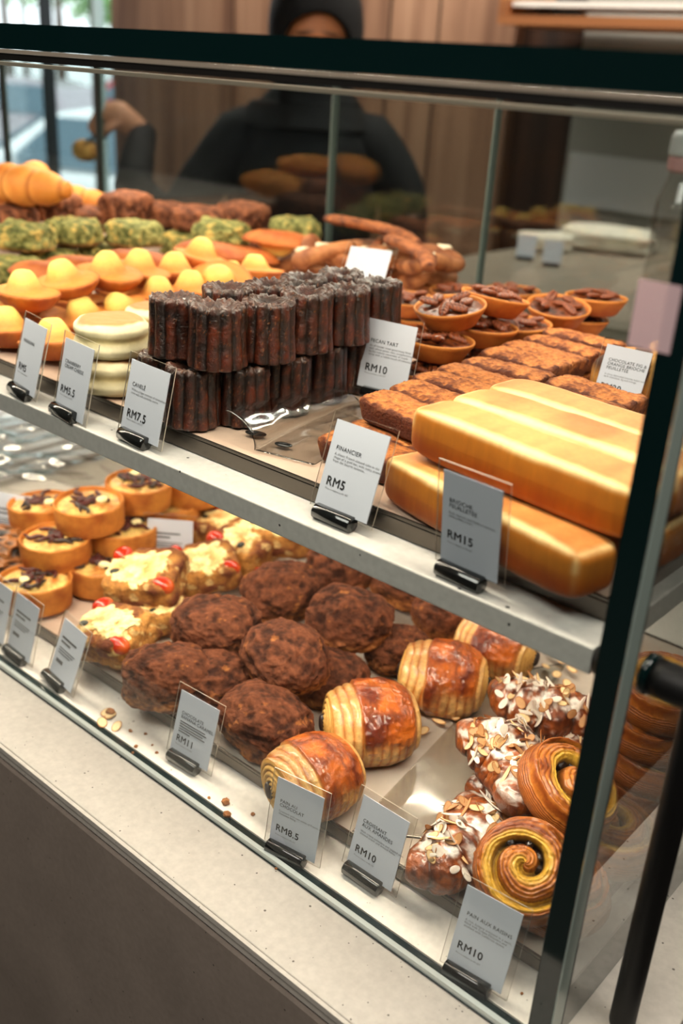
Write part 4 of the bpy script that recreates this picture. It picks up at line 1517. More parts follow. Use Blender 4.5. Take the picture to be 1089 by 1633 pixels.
put('swirl', 0, 0, 0, 0, 'large raisin swirl lying flat, seen faintly through the side glass', 'raisin swirl', 'raisin swirls at the glass corner', v=0, s=1.05, loc=(-.0465, .112, .0345))
put('swirl', 836, 1395, .066, 30, 'raisin swirl with a dark spiral leaning on the front one', 'raisin swirl', 'raisin swirls at the glass corner', v=1, s=.95, tilt=(34, -6))
put('swirl', 0, 0, 0, 80, 'raisin swirl lying flat behind the large one', 'raisin swirl', 'raisin swirls at the glass corner', v=1, s=1.02, loc=(-.048, .203, .035))
put('swirl', 898, 1262, .078, 120, 'raisin swirl standing tilted left of the glass edge', 'raisin swirl', 'raisin swirls at the glass corner', v=0, s=1.05, tilt=(26, -12))
put('swirl', 0, 0, 0, 10, 'raisin swirl in the middle of the rear stack', 'raisin swirl', 'raisin swirls at the glass corner', v=0, s=1.08, loc=(-.052, .296, .068), tilt=(3, 0))
put('swirl', 0, 0, 0, 200, 'raisin swirl second from the top of the rear stack', 'raisin swirl', 'raisin swirls at the glass corner', v=1, s=1.08, loc=(-.054, .293, .102), tilt=(-3, 2))
put('swirl', 0, 0, 0, 250, 'raisin swirl at the bottom of the rear stack', 'raisin swirl', 'raisin swirls at the glass corner', v=1, s=1.08, loc=(-.054, .297, .0345))
put('swirl', 0, 0, 0, 60, 'raisin swirl on top of the rear stack, behind the side glass', 'raisin swirl', 'raisin swirls at the glass corner', v=0, s=1.08, loc=(-.053, .288, .1355), tilt=(4, -2))

# ------------------------------------------------------------------ settle the piles: nudge pastries that cut into each other apart
from mathutils.bvhtree import BVHTree
import bmesh


def hull_of(o):
    pts = []
    for q in [o] + [c for c in o.children if not c.name.startswith(('pecan_half', 'almond_flake', 'raisin', 'onion'))]:
        if q.type != 'MESH': continue
        m = q.matrix_world if q is o else (o.matrix_world @ q.matrix_local)
        n = len(q.data.vertices)
        a = np.zeros(n * 3)
        q.data.vertices.foreach_get('co', a)
        a = a.reshape(-1, 3)[::max(1, n // 500)]
        mm = np.array(m)
        pts.append(a @ mm[:3, :3].T + mm[:3, 3])
    pts = np.concatenate(pts)
    bm = bmesh.new()
    for p in pts: bm.verts.new(p)
    r = bmesh.ops.convex_hull(bm, input=bm.verts)
    used = [v for v in bm.verts if v.link_faces]
    ix = {v: i for i, v in enumerate(used)}
    V = np.array([v.co[:] for v in used])
    F = [[ix[v] for v in f.verts] for f in bm.faces]
    bm.free()
    return V, F


bpy.context.view_layer.update()
PST = [o for o in COL.objects if o.parent is None and o.get('category') in ('madeleine', 'scone', 'croissant', 'english muffin', 'pretzel', 'pastry twist', 'tart', 'financier', 'brioche',
       'quiche', 'savoury pastry', 'cocoa pastry', 'pain au chocolat', 'almond croissant', 'raisin swirl', 'pastry', 'canele')]
HULL = [hull_of(o) for o in PST]
MOV = np.zeros((len(PST), 3))
for it in range(18):
    trees = [BVHTree.FromPolygons((V + MOV[i]).tolist(), F) for i, (V, F) in enumerate(HULL)]
    cen = np.array([(V.max(0) + V.min(0)) / 2 for V, F in HULL]) + MOV
    half = np.array([(V.max(0) - V.min(0)) / 2 for V, F in HULL])
    hit = 0
    for i in range(len(PST)):
        for j in range(i + 1, len(PST)):
            if np.any(np.abs(cen[i] - cen[j]) > half[i] + half[j]): continue
            if trees[i].overlap(trees[j]):
                pen = half[i] + half[j] - np.abs(cen[i] - cen[j])
                k = int(np.argmin(pen))
                d = cen[j] - cen[i]
                dr = d / (np.linalg.norm(d) + 1e-9) * .4
                dr[k] += .6 * (1 if d[k] > 0 else -1)
                MOV[i] -= dr * .0008
                MOV[j] += dr * .0008
                hit += 1
    for i, (V, F) in enumerate(HULL):
        if PST[i]['category'] in ('brioche', 'english muffin'):
            MOV[i] = 0
            continue
        base = .3335 if V[:, 2].min() > .3 else .019
        low = V[:, 2].min() + MOV[i, 2]
        if low < base: MOV[i, 2] += base - low
        right = V[:, 0].max() + MOV[i, 0]
        if right > -.0015: MOV[i, 0] -= right + .0015
        front = V[:, 1].min() + MOV[i, 1]
        if front < .085 and MOV[i, 1] < 0: MOV[i, 1] = 0
        back = V[:, 1].max() + MOV[i, 1]
        if back > .787: MOV[i, 1] -= back - .787
        l_ = np.linalg.norm(MOV[i])
        if l_ > .009: MOV[i] *= .009 / l_
    if not hit: break
for o, m in zip(PST, MOV): o.location += Vector(m)

# ------------------------------------------------------------------ price cards
def text(body, size, x, y, mat, parent, name, bold=0.0, space=1.0):
    cu = bpy.data.curves.new(name, 'FONT')
    cu.body = body
    cu.size = 1.0
    cu.offset = 0
    cu.space_character = 1.08
    cu.space_line = space
    cu.align_x = 'LEFT'
    cu.align_y = 'TOP'
    cu.resolution_u = 3
    o = bpy.data.objects.new(name, cu)
    COL.objects.link(o)
    dg = bpy.context.evaluated_depsgraph_get()
    me = bpy.data.meshes.new_from_object(o.evaluated_get(dg))
    bpy.data.objects.remove(o)
    me.materials.clear()
    me.materials.append(mat)
    if bold:
        nv = len(me.vertices)
        vv_ = np.zeros(nv * 3)
        me.vertices.foreach_get('co', vv_)
        vv_ = vv_.reshape(-1, 3)
        ff_ = [list(p.vertices) for p in me.polygons]
        V_, F_ = [], []
        for q_, (dx, dy) in enumerate(((-bold, 0), (bold, 0), (0, -bold), (0, bold))):
            V_.append(vv_ + np.array([dx, dy, q_ * .002]))
            F_ += [[i + nv * q_ for i in f_] for f_ in ff_]
        me = bpy.data.meshes.new(name)
        me.from_pydata(np.concatenate(V_).tolist(), [], F_)
        me.materials.append(mat)
    me.transform(Matrix.Scale(size, 4))
    me.transform(Matrix.Translation((x, y, 0)))
    me.transform(Matrix.Rotation(math.pi / 2, 4, 'X'))
    t = bpy.data.objects.new(name, me)
    COL.objects.link(t)
    t.parent = parent
    t.location = (0, -.0003, 0)
    return t


def card(bl, br, base, label, title='', desc='', price='', lean=15, h=.066, zb=None, wide=None, holder=True, small='Price is subject to 6% SST', hold_dx=-.004, group='price cards on the marble shelf', lines=None):
    zb = base + .0115 if zb is None else zb
    a, b = P(bl[0], bl[1], zb), P(br[0], br[1], zb)
    mid = (a + b) / 2
    w = (b - a).length if wide is None else wide
    yaw = math.atan2(b.y - a.y, b.x - a.x)
    root = empty('price_card', (mid.x, mid.y, base), (0, 0, yaw))
    tag(root, label, 'price card', group)
    # clear sleeve and paper lean back together
    piv = zb - base
    L = -rad(lean)

    def leaned(o, z0=0.0):
        o.rotation_euler = (L, 0, 0)
        o.location = (0, 0, piv)
        return o
    sl = leaned(box('acrylic_sleeve', -w / 2 - .0055, w / 2 + .0055, .0006, .0016, -.006, h + .0065, None, root, mats=[M['acrylic'], M['acrylic_edge']], fmat=[1, 1, 0, 0, 1, 1]))
    pp = leaned(box('paper', -w / 2, w / 2, -.0004, .0004, -.003, h, M['paper'], root))
    k = w / .054
    y = h - (.019 if h > .061 else .0125)
    if title:
        nl = title.count('\n') + 1
        text(title, .0049 * k, -w / 2 + .0065 * k, y, M['ink'], pp, 'heading', .006, .92)
        y -= .0047 * nl + .0014
    if desc:
        text(desc, .0029 * k, -w / 2 + .0065 * k, y, M['ink_light'], pp, 'description', 0, .95)
    if price:
        text(price, .0100 * k, -w / 2 + .0055 * k, h - (.0440 if h > .061 else .0375), M['ink'], pp, 'price', .022)
        if small: text(small, .0021 * k, -w / 2 + .0060 * k, h - (.0540 if h > .061 else .0465), M['ink_light'], pp, 'small_print', 0)
    if lines:
        for q_, (zf, x1, th_) in enumerate(lines):
            box('printed_line', -w / 2 + .0065, -w / 2 + .0065 + x1 * w, -.0007, -.00045, h * zf, h * zf + th_, M['ink_light'], pp)
    for t in pp.children:
        if t.name.startswith(('heading', 'description', 'price', 'small')): t.location.y = -.0006
    if holder:
        hw = .0195
        th = np.linspace(0, 2 * math.pi, 9)[:-1]
        r_ = .0068
        ring = np.stack([r_ * np.cos(th + .39), r_ * np.sin(th + .39)], 1)
        ring = resample(np.vstack([ring, ring[:1]]), 33)[:-1]
        ring = ring / np.linalg.norm(ring, axis=1)[:, None] * (r_ * .45 + .55 * np.linalg.norm(ring, axis=1)[:, None])
        xs_ = [-hw, -hw + .0006, hw - .0006, hw]
        sc_ = [.93, 1, 1, .93]
        V = np.stack([np.stack([np.full(32, x), ring[:, 0] * s, ring[:, 1] * s], -1) for x, s in zip(xs_, sc_)])
        V[..., 2] = V[..., 2].clip(-.0058, None)
        V[..., 2] += .0060
        V[..., 1] -= .0035
        V[..., 0] += hold_dx
        pts, F = grid(V)
        mk('holder', pts, F, M['black'], root)
    return root


BAN = [(.50 - .042 * k_, x_, .0011) for k_, x_ in enumerate((.66, .70, .62, .68, .3))]
GEN = [(.68, .62, .0024), (.60, .40, .0024), (.50, .66, .0011), (.455, .60, .0011), (.41, .5, .0011), (.24, .28, .0042)]
card((713, 1528), (800, 1580), .0018, 'raisin swirl price card reading PAIN AUX RAISINS RM10 in the front corner', 'PAIN AUX RAISINS',
     'A rich, buttery croissant in a swirl,\nfilled with Crème Pâtissière and\nstudded with California raisins.', 'RM10', 17, .0645, group='price cards on the case floor')
card((554, 1369), (625, 1417), .0018, 'price card reading CROISSANT AUX AMANDES RM10 before the almond croissants', 'CROISSANT\nAUX AMANDES',
     'With crème patissière and topped with\nalmond cream and almond flakes.', 'RM10', 15, .063, group='price cards on the case floor')
card((430, 1335), (502, 1372), .0018, 'price card reading PAIN AU CHOCOLAT RM8.5 before the glossy rolls', 'PAIN AU\nCHOCOLAT',
     'Croissant with two sticks of French dark\nchocolate filling.', 'RM8.5', 9, .062, group='price cards on the case floor')
card((272, 1190), (331, 1226), .0018, 'price card reading CHOCOLATE BANANA CARAMEL RM11 before the cocoa pastries', 'CHOCOLATE\nBANANA CARAMEL',
     '', 'RM11', 15, .062, lines=BAN, group='price cards on the case floor')
card((83, 1072), (110, 1098), .0018, 'blurred white card third from the left on the case floor, leaning back', '', '', '', 20, .064, lines=GEN, zb=.0125, wide=.050, hold_dx=-.010, group='price cards on the case floor')
card((18, 1030), (42, 1050), .0018, 'blurred white card second from the left on the case floor', '', '', '', 15, .064, lines=GEN, zb=.0125, wide=.050, group='price cards on the case floor')
card((-25, 1000), (2, 1022), .0018, 'white card cut by the left frame edge on the case floor', '', '', '', 15, .064, lines=GEN, zb=.0125, wide=.050, group='price cards on the case floor')
card((2, 868), (48, 876), ZL + .004, 'blurred white card standing behind the dark fruit pastry', '', '', '', 8, .074, lines=GEN, zb=.024, wide=.066, hold_dx=0, holder=False, group='price cards between the quiches')
card((240, 900), (300, 905), ZL + .004, 'blurred white card standing between the quiches and the cheese pastries', '', '', '', 8, .064, lines=GEN, zb=.030, wide=.060, hold_dx=0, holder=False, group='price cards between the quiches')

card((703, 885), (793, 925), .315, 'price card reading BRIOCHE FEUILLETEE RM15 in front of the loaves', 'BRIOCHE\nFEUILLETÉE',
     'Rich, buttery and fluffy in texture\nwith a flaky crust.', 'RM15', -6, .069, zb=.3285)
card((504, 796), (586, 830), .315, 'price card reading FINANCIER RM5 at the left of the loaves', 'FINANCIER',
     'A classic French almond cake in the\nshape of a gold bar, with nutty aroma\nfrom the beurre noisette.', 'RM5', 18, .067, zb=.3285)
card((193, 680), (252, 708), .315, 'price card reading CANELE RM7.5 in front of the dark ribbed cakes', 'CANELÉ',
     'With a unique contrast of caramelised\ncrust and soft custardy centre.', 'RM7.5', 13, .065, zb=.325)
card((88, 648), (132, 672), .315, 'price card reading CRANBERRY CREAM CHEESE RM5.5 before the white muffins', 'CRANBERRY\nCREAM CHEESE', '', 'RM5.5', 13, .070, zb=.3205)
card((22, 608), (55, 630), .315, 'price card reading MADELEINE RM5 at the far left of the shelf', 'MADELEINE', '', 'RM5', 15, .068, zb=.3255)
card((570, 609), (646, 628), ZU + .002, 'price card reading PECAN TART RM10 standing between caneles and tarts', 'PECAN TART',
     'An all-butter crust generously filled\nwith whole pecan nuts, complemented\nby the natural sweetness of maple\nsyrup with a subtle touch of cinnamon.', 'RM10', 12, .067, zb=.3485, hold_dx=0)
card((942, 640), (1013, 658), ZU + .002, 'price card reading CHOCOLATE FIG AND ORANGE BRIOCHE RM20 behind the loaves', 'CHOCOLATE FIG &\nORANGE BRIOCHE\nFEUILLETÉE',
     'A citric, laminated brioche baked with\ndark chocolate, fig and orange.', 'RM20', 18, .060, zb=.350, hold_dx=0)
card((556, 446), (600, 452), ZU + .07, 'blank white card leaning on the nut pretzels', '', '', '', 35, .045, zb=.405, wide=.055, holder=False, hold_dx=0)

# ------------------------------------------------------------------ films, crumbs, flakes
def sheet(name, corners, nx, ny, fn, mat, label, cat):
    u, v = np.meshgrid(np.linspace(0, 1, nx), np.linspace(0, 1, ny), indexing='ij')
    c = [np.array(x) for x in corners]
    X = (c[0] * ((1 - u) * (1 - v))[..., None] + c[1] * (u * (1 - v))[..., None] + c[2] * (u * v)[..., None] + c[3] * ((1 - u) * v)[..., None])
    X = fn(X, u, v)
    org = X.reshape(-1, 3).mean(0)
    org[2] = X[..., 2].min()
    pts, F = grid(X - org, closed=False, cap=False)
    o = mk(name, pts, F, mat, None, loc=org)
    s = o.modifiers.new('thickness', 'SOLIDIFY')
    s.thickness = .00015
    return tag(o, label, cat)


def film_fn(X, u, v):
    X = X.copy()
    curl = ss(.42, 0, u)
    ang = curl * 2.7
    X[..., 2] += .0015 + .018 * (1 - np.cos(ang)) * (.9 - .5 * v)
    X[..., 0] += .018 * np.sin(ang) * 1.0
    X[..., 2] += .004 * ridge(X, 30, 2, 2) * ss(0, .3, v)
    return X


a, b_, c_, d_ = P(350, 706, ZU), P(500, 745, ZU), P(660, 655, ZU), P(520, 640, ZU)
sheet('plastic_film', [tuple(a), tuple(b_), tuple(c_), tuple(d_)], 70, 40, film_fn, M['film'], 'clear curled plastic film lying before the caneles', 'plastic film')


def film2(X, u, v):
    X = X.copy()
    X[..., 2] += .0015 + .0022 * ridge(X, 14, 5, 2)
    return X


sheet('plastic_sheet', [tuple(P(560, 1330, ZL)), tuple(P(700, 1345, ZL)), tuple(P(905, 1060, ZL)), tuple(P(800, 1075, ZL))], 60, 60, film2, M['film'],
      'clear crinkled sheet under the almond croissants', 'plastic film')

for (px, py, sx, lab) in ((408, 691, 1.0, 'black glossy oval under the curled film, left one'), (452, 709, .8, 'small dark oval on the parchment beneath the film tip')):
    Vo, uo, Fo = superb((.0105 * sx, .0055 * sx, .0016), 2.3, 12)
    o = mk('dark_oval', Vo, Fo, M['black'], None, loc=P(px, py, ZU + .0038))
    o.rotation_euler.z = rad(18)
    tag(o, lab, 'oval')
Vf, uf, Ff = superb((.0078, .0052, .0006), 2.2, 8)
cf = mix(rgb(240, 214, 168), rgb(190, 128, 70), ss(.8, .98, np.hypot(uf[:, 0], uf[:, 1])))
fl0 = None
FLK = [(163, 1152, 0), (186, 1158, 0), (176, 1140, 0), (170, 1136, 0), (895, 1052, 1), (912, 1066, 1), (905, 1090, 1), (888, 1075, 1), (925, 1048, 1), (870, 1062, 1),
       (762, 1150, 1), (748, 1162, 1), (700, 1150, 1), (790, 1150, 1), (725, 1142, 1), (675, 1165, 1), (850, 1040, 1), (880, 1042, 1), (900, 1102, 1), (868, 1090, 1)]
FT = ['almond flake lying on the white floor left of the banana caramel card', 'almond flake fallen on the tray behind the almond croissants']
for k, (px, py, t_) in enumerate(FLK):
    z = .0035 if t_ == 0 else ZL + .009
    if fl0 is None:
        o = fl0 = mk('almond_flake', Vf, Ff, B['almond'], None, cf)
    else:
        o = fl0.copy(); COL.objects.link(o)
    o.location = P(px, py, z)
    o.rotation_euler = (r0.uniform(-.25, .25), r0.uniform(-.25, .25), r0.uniform(0, 6))
    tag(o, FT[t_], 'almond flake', ('almond flakes on the case floor', 'almond flakes on the tray')[t_])
cr0 = None
for k, (px, py, s_) in enumerate([(208, 1165, .5), (232, 1170, .4), (217, 1190, .5), (360, 1278, 1.0), (362, 1298, .9), (403, 1298, .5), (333, 1272, .4), (250, 1200, .4),
                                  (243, 1188, .3), (212, 1200, .35), (708, 1545, .5), (832, 1584, .3), (160, 1170, .4), (176, 1135, 1.2), (440, 1385, .3)]):
    Vc, uc, Fc = superb((.0042, .0032, .0026), 2.5, 8)
    Vc = Vc * (1 + fbm(Vc, 500, k, 3)[:, None] * .9)
    if cr0 is None or k < 3:
        o = cr0 = mk('crumb', Vc, Fc, B['crumb'], None, np.ones((len(Vc), 1)) * rgb(186, 128, 78))
    else:
        o = cr0.copy(); COL.objects.link(o)
    o.scale = (s_, s_, s_)
    o.location = P(px, py, .0018 + .0024 * s_)
    o.rotation_euler.z = k
    tag(o, 'brown pastry crumb lying on the white case floor', 'crumb', 'pastry crumbs on the case floor')

# slatted tray and clear wrap at the far left of the lower floor
sl = empty('slatted_rack', (-1.55, .40, .002))
M['slat'] = plain('white_gloss_slat', rgb(222, 226, 232), .15, spec=.8, coat=.5)
tag(sl, 'white slatted rack at the left end of the case floor', 'rack')
for k in range(26):
    x = -.62 + k * .040
    box('slat', x, x + .022, -.33, .36, .010, .018, M['slat'], sl, .002)
for y in (-.30, .33):
    box('crossbar', -.64, .42, y, y + .02, 0, .0095, M['steel'], sl)


def wrap(X, u, v):
    X = X.copy()
    X[..., 2] += .004 + .035 * ridge(X, 9, 3, 3) * np.sin(u * math.pi) ** .5
    return X


sheet('clear_wrap', [tuple(P(-120, 800, .03)), tuple(P(140, 790, .03)), tuple(P(300, 700, .03)), tuple(P(-60, 680, .03))], 80, 80, wrap, M['film'],
      'crumpled clear plastic wrap over the slatted rack', 'plastic wrap')

# ------------------------------------------------------------------ behind the case: work counter, boxes, bottle, shelf
bc = empty('work_counter', (.2, 1.7, ZF))
tag(bc, 'grey work counter behind the display case', 'counter')
xa = -1.17
lb('worktop', xa, 2.4, 1.17, 2.404, .215, .25, M['worktop'], bc, (.2, 1.7, ZF), .002)
lb('cabinet', xa + .03, 2.4, 1.20, 2.40, ZF, .2145, M['wood_dark'], bc, (.2, 1.7, ZF))
zb2 = .2505


def soft_box(hx, hy, hz, seed):
    V, u, F = superb((hx, hy, hz), 5, 24)
    V = V * (1 + fbm(u, 1.5, seed, 2)[:, None] * .25)
    V[:, 2] -= V[:, 2].min()
    return V, F


for (px, py, hx, hy, hz, yaw, lab) in ((965, 398, .12, .09, .028, 20, 'white wrapped parcel on the work counter behind the glass, larger one'), (868, 398, .06, .05, .020, 60, 'small white parcel left of the larger one on the work counter')):
    V, F = soft_box(hx, hy, hz, px)
    q = P(px, py, zb2)
    o = mk('wrapped_parcel', V, F, B['cloth'], None, np.ones((len(V), 1)) * rgb(226, 220, 206), loc=(q.x, q.y, zb2))
    o.rotation_euler.z = rad(yaw)
    tag(o, lab, 'parcel')
for (px, py, lab) in ((836, 415, 'small card modelled for a card reflection above the work counter, left of two'), (878, 425, 'small card modelled for a card reflection above the work counter, right of two')):
    q = P(px, py, zb2)
    t_ = empty('card_reflection', (q.x, q.y, zb2), (0, 0, rad(25)))  # solid card modelled in place of a price card's reflection
    tag(t_, lab, 'card')
    o = box('paper', -.022, .022, -.0006, .0006, .006, .06, M['paper'], t_)
    o.rotation_euler.x = rad(-15)
    box('holder', -.02, .02, -.007, .005, 0, .009, M['black'], t_, .002)

q = PY(1076, 392, 1.3)
bt = empty('clear_bottle', (q.x, 1.3, zb2))
tag(bt, 'clear ribbed plastic bottle with a white and pink cap on the work counter', 'bottle')
pr = resample([(.001, 0), (.045, .002), (.048, .01), (.044, .05), (.048, .09), (.044, .13), (.048, .17), (.046, .21), (.034, .25), (.032, .262), (.001, .2625)], 90)
pts, F = grid(lathe(pr, 40)); mk('bottle_body', pts, F, M['film'], bt)
pr = resample([(.0365, .264), (.0385, .268), (.0385, .288), (.001, .289)], 20)
pts, F = grid(lathe(pr, 40)); mk('cap_ring', pts, F, plain('pink_plastic', rgb(236, 178, 176), .4), bt)
pr = resample([(.039, .2895), (.040, .295), (.039, .322), (.034, .33), (.001, .331)], 20)
pts, F = grid(lathe(pr, 40)); mk('cap', pts, F, plain('white_plastic', rgb(235, 235, 235), .4), bt)

q0 = PY(812, 33, 2.2)
ws = empty('wall_shelf', (q0.x + .8, 2.27, q0.z))
tag(ws, 'oak wall shelf on the right above the dark recess', 'shelf')
box('board', -.8, 1.2, -.13, .13, -.012, .012, M['wood_shelf'], ws)
box('upright', -.8, -.775, -.13, .13, .0125, .30, M['wood_shelf'], ws)
t_ = box('white_menu_tray', ws.location.x - .77, ws.location.x + 1.1, 2.16, 2.36, q0.z + .034, q0.z + .048, plain('white_lacquer', rgb(230, 228, 222), .4))
tag(t_, 'white long tray standing on the oak wall shelf', 'tray')
for x in (-.7, 0, 1.0):
    o = box('spacer_foot', x, x + .05, -.08, .08, -.0215, -.0005, M['gasket'], t_)
    o.location = (0 - (.165), 0, 0)

# ------------------------------------------------------------------ shop assistant with tongs
PX, PYY = -1.66, 1.50
pe = empty('person', (PX, PYY, ZF), (0, 0, rad(41.3)))
tag(pe, 'person in black headscarf and dark top holding a golden bun with tongs behind the case', 'person')
# local frame: x = right in the picture, -y = towards the camera, z up from the shop floor
def body_tube(path, rx, ry, n=40):
    path = np.asarray(path, float)
    th = np.linspace(0, 2 * math.pi, n, endpoint=False)
    V = np.stack([np.stack([p[0] + a * np.cos(th), p[1] + b * np.sin(th), np.full(n, p[2])], -1) for p, a, b in zip(path, rx, ry)])
    return V
DK = rgb(24, 26, 30)
zs = [.02, .12, .45, .80, .95, 1.10, 1.22, 1.32, 1.385, 1.42, 1.45]
pth = resample(np.array([[0, 0, z, a, b] for z, a, b in zip(zs, [.13, .14, .17, .19, .18, .185, .205, .215, .17, .09, .065], [.11, .11, .12, .13, .12, .125, .125, .115, .09, .07, .062])]), 60)
V = body_tube(pth[:, :3], pth[:, 3], pth[:, 4])
V = V + (fbm(V, 9, 3, 3) * .02)[..., None]
pts, F = grid(V)
mk('body', pts, F, B['cloth'], pe, np.ones((len(pts), 1)) * DK)
# sleeves
def limb(name, pts_, rad_, col, mat, par=pe, n=24):
    p_ = resample(np.c_[np.array(pts_, float), np.array(rad_)], 40)
    V = tube(p_[:, :3], p_[:, 3], n)
    V = V + (fbm(V, 14, 5, 2) * .012)[..., None] * (mat is B['cloth'])
    q_, F_ = grid(V)
    return mk(name, q_, F_, mat, par, np.ones((len(q_), 1)) * col)
HZ = PY(190, 190, 1.22)
hl = Matrix.Rotation(-rad(41.3), 3, 'Z') @ (HZ - Vector((PX, PYY, ZF)))
limb('sleeve', [(-.06, 0, 1.33), (-.155, 0, 1.335), (-.25, -.05, 1.22), (-.32, -.12, 1.10), ((hl.x + -.32) / 2, -.22, (hl.z + 1.10) / 2 - .01), (hl.x + .055, hl.y + .02, hl.z - .035)], [.04, .075, .062, .056, .046, .036], DK, B['cloth'])
limb('sleeve', [(.06, 0, 1.33), (.155, 0, 1.335), (.26, .0, 1.22), (.28, -.02, 1.05), (.20, -.16, .98), (.12, -.2, .97)], [.04, .078, .064, .056, .046, .038], DK, B['cloth'])
SK = rgb(228, 176, 146)
# hand: palm, four fingers, thumb, curled around the tongs
hand = limb('hand', [(hl.x + .06, hl.y + .02, hl.z - .036), (hl.x + .03, hl.y, hl.z - .01), (hl.x, hl.y - .01, hl.z + .01), (hl.x - .03, hl.y - .012, hl.z + .008)], [.027, .031, .036, .030], SK, B['skin'])
for k in range(4):
    yo = -.028 + k * .017
    ln = (.9, 1.05, 1.0, .8)[k]
    limb('finger', [(hl.x - .028, hl.y + yo, hl.z + .012), (hl.x - .055 * ln, hl.y + yo, hl.z + .004), (hl.x - .068 * ln, hl.y + yo, hl.z - .022), (hl.x - .056 * ln, hl.y + yo + .004, hl.z - .044)], [.0105, .0098, .0088, .0075], SK, B['skin'], n=12)
limb('thumb', [(hl.x + .008, hl.y - .032, hl.z - .002), (hl.x - .018, hl.y - .046, hl.z - .020), (hl.x - .040, hl.y - .040, hl.z - .036)], [.013, .0115, .009], SK, B['skin'], n=12)
h2 = limb('hand', [(.12, -.2, .97), (.08, -.22, .965), (.04, -.23, .955)], [.028, .034, .028], SK, B['skin'])
for k in range(4):
    limb('finger', [(.045, -.205 - k * .017, .955), (.01, -.207 - k * .017, .945), (-.008, -.207 - k * .017, .925)], [.010, .0095, .0075], SK, B['skin'], n=12)
limb('thumb', [(.08, -.20, .975), (.055, -.185, .985), (.03, -.19, .98)], [.013, .011, .009], SK, B['skin'], n=12)
# head
hc = Matrix.Rotation(-rad(41.3), 3, 'Z') @ (PY(503, 36, 1.46) - Vector((PX, PYY, ZF)))
HX, HY, HZc = hc.x, -.02, hc.z - .030
V, u, F = superb((.086, .100, .122), 2.1, 40)
V[:, 0] *= 1 - .22 * ss(0, -1, u[:, 2])
# face relief looking towards -y: eye sockets, nose, brow
x_, z_ = V[:, 0], V[:, 2]
fr = ss(.2, .8, -u[:, 1])
V[:, 1] += fr * (.010 * (np.exp(-(((x_ - .030) / .016) ** 2 + ((z_ - .005) / .010) ** 2)) + np.exp(-(((x_ + .030) / .016) ** 2 + ((z_ - .005) / .010) ** 2))))
V[:, 1] -= fr * .020 * np.exp(-((x_ / .011) ** 2 + ((z_ + .018) / .020) ** 2))
V[:, 1] -= fr * .004 * np.exp(-((z_ - .026) / .009) ** 2)
c = np.ones((len(V), 1)) * rgb(226, 160, 116)
brow = np.exp(-(((np.abs(x_) - .032) / .020) ** 2 + ((z_ - .026 + (np.abs(x_) - .03) * .2) / .0045) ** 2)) * fr
eye = np.exp(-(((np.abs(x_) - .030) / .013) ** 2 + ((z_ - .006) / .0045) ** 2)) * fr
lip = np.exp(-((x_ / .022) ** 2 + ((z_ + .055) / .007) ** 2)) * fr
c = mix(c, rgb(48, 30, 24), np.clip(brow * 1.1, 0, .85))
c = mix(c, rgb(40, 26, 22), np.clip(eye * 1.2, 0, .9))
c = mix(c, rgb(160, 84, 76), np.clip(lip, 0, .8))
fo = mk('face', V, F, B['skin'], pe, c)
fo.location = (HX, HY, HZc)
fo.rotation_euler = (rad(12), 0, rad(4))
V, u, F = superb((.116, .126, .172), 2.4, 44)
# opening of the scarf around the face: push the front cap inside the head
op = ((u[:, 0] / .72) ** 2 + ((u[:, 2] + .08) / .50) ** 2)
V[:, 1] = np.where((u[:, 1] < 0) & (op < 1), V[:, 1] * (.55 + .45 * ss(.80, 1.0, op)), V[:, 1])
V = V + (fbm(V, 12, 8, 3) * .008)[:, None]
sc = mk('headscarf', V, F, B['cloth'], pe, np.ones((len(V), 1)) * rgb(14, 13, 14))
sc.location = (HX, HY + .008, HZc + .004)
sc.rotation_euler = (rad(12), 0, rad(4))
V = body_tube(resample([(HX, HY + .01, HZc - .09), (HX * .6, 0, HZc - .15), (0, 0, 1.42), (0, 0, 1.36)], 24), resample([(.075, 0), (.085, 0), (.12, 0), (.19, 0)], 24)[:, 0], resample([(.08, 0), (.085, 0), (.10, 0), (.12, 0)], 24)[:, 0])
pts, F = grid(V)
mk('scarf_drape', pts, F, B['cloth'], pe, np.ones((len(pts), 1)) * rgb(14, 13, 14))
V, u, F = superb((.064, .035, .045), 2.6, 20)
mo = mk('face_mask', V, F, B['cloth'], pe, np.ones((len(V), 1)) * rgb(20, 20, 22))
mo.location = (HX, HY - .075, HZc - .050)

# tongs and the bun they hold
tb = PY(136, 240, 1.14)
tg = empty('serving_tongs', HZ)
tag(tg, 'steel serving tongs held above the pastries', 'tongs')
dv = (tb - HZ)
for s_ in (-1, 1):
    side = Vector((.5, -.6, .3)).normalized() * s_
    pp_ = [np.array(Vector((.02, .02, .015)) + side * .004), np.array(dv * .3 + side * .017), np.array(dv * .62 + side * .026), np.array(dv * .92 + side * .034)]
    pts, F = grid(tube(resample(pp_, 24), .004, 10))
    mk('tong_arm', pts, F, M['steel'], tg)
V, u, F = superb((.036, .032, .027), 2.2, 24)
nzb = fbm(V, 30, 4, 3)
V = V * (1 + nzb * .1)[:, None]
o = mk('round_bun', V, F, B['cake'], None, mix(rgb(252, 206, 128), rgb(206, 134, 66), np.clip(.4 + nzb * 2 - .0 * nzb, 0, 1)), loc=tb)
tag(o, 'small golden round bun gripped by the tongs', 'bun')

# ------------------------------------------------------------------ the street outside the window
ZG = -1.30
g_ = struct(box('street_ground', -40, -3.0, 2.62, 40, ZG - .1, ZG, plain('asphalt', rgb(120, 120, 122), .8, var=.1, bscale=2)))


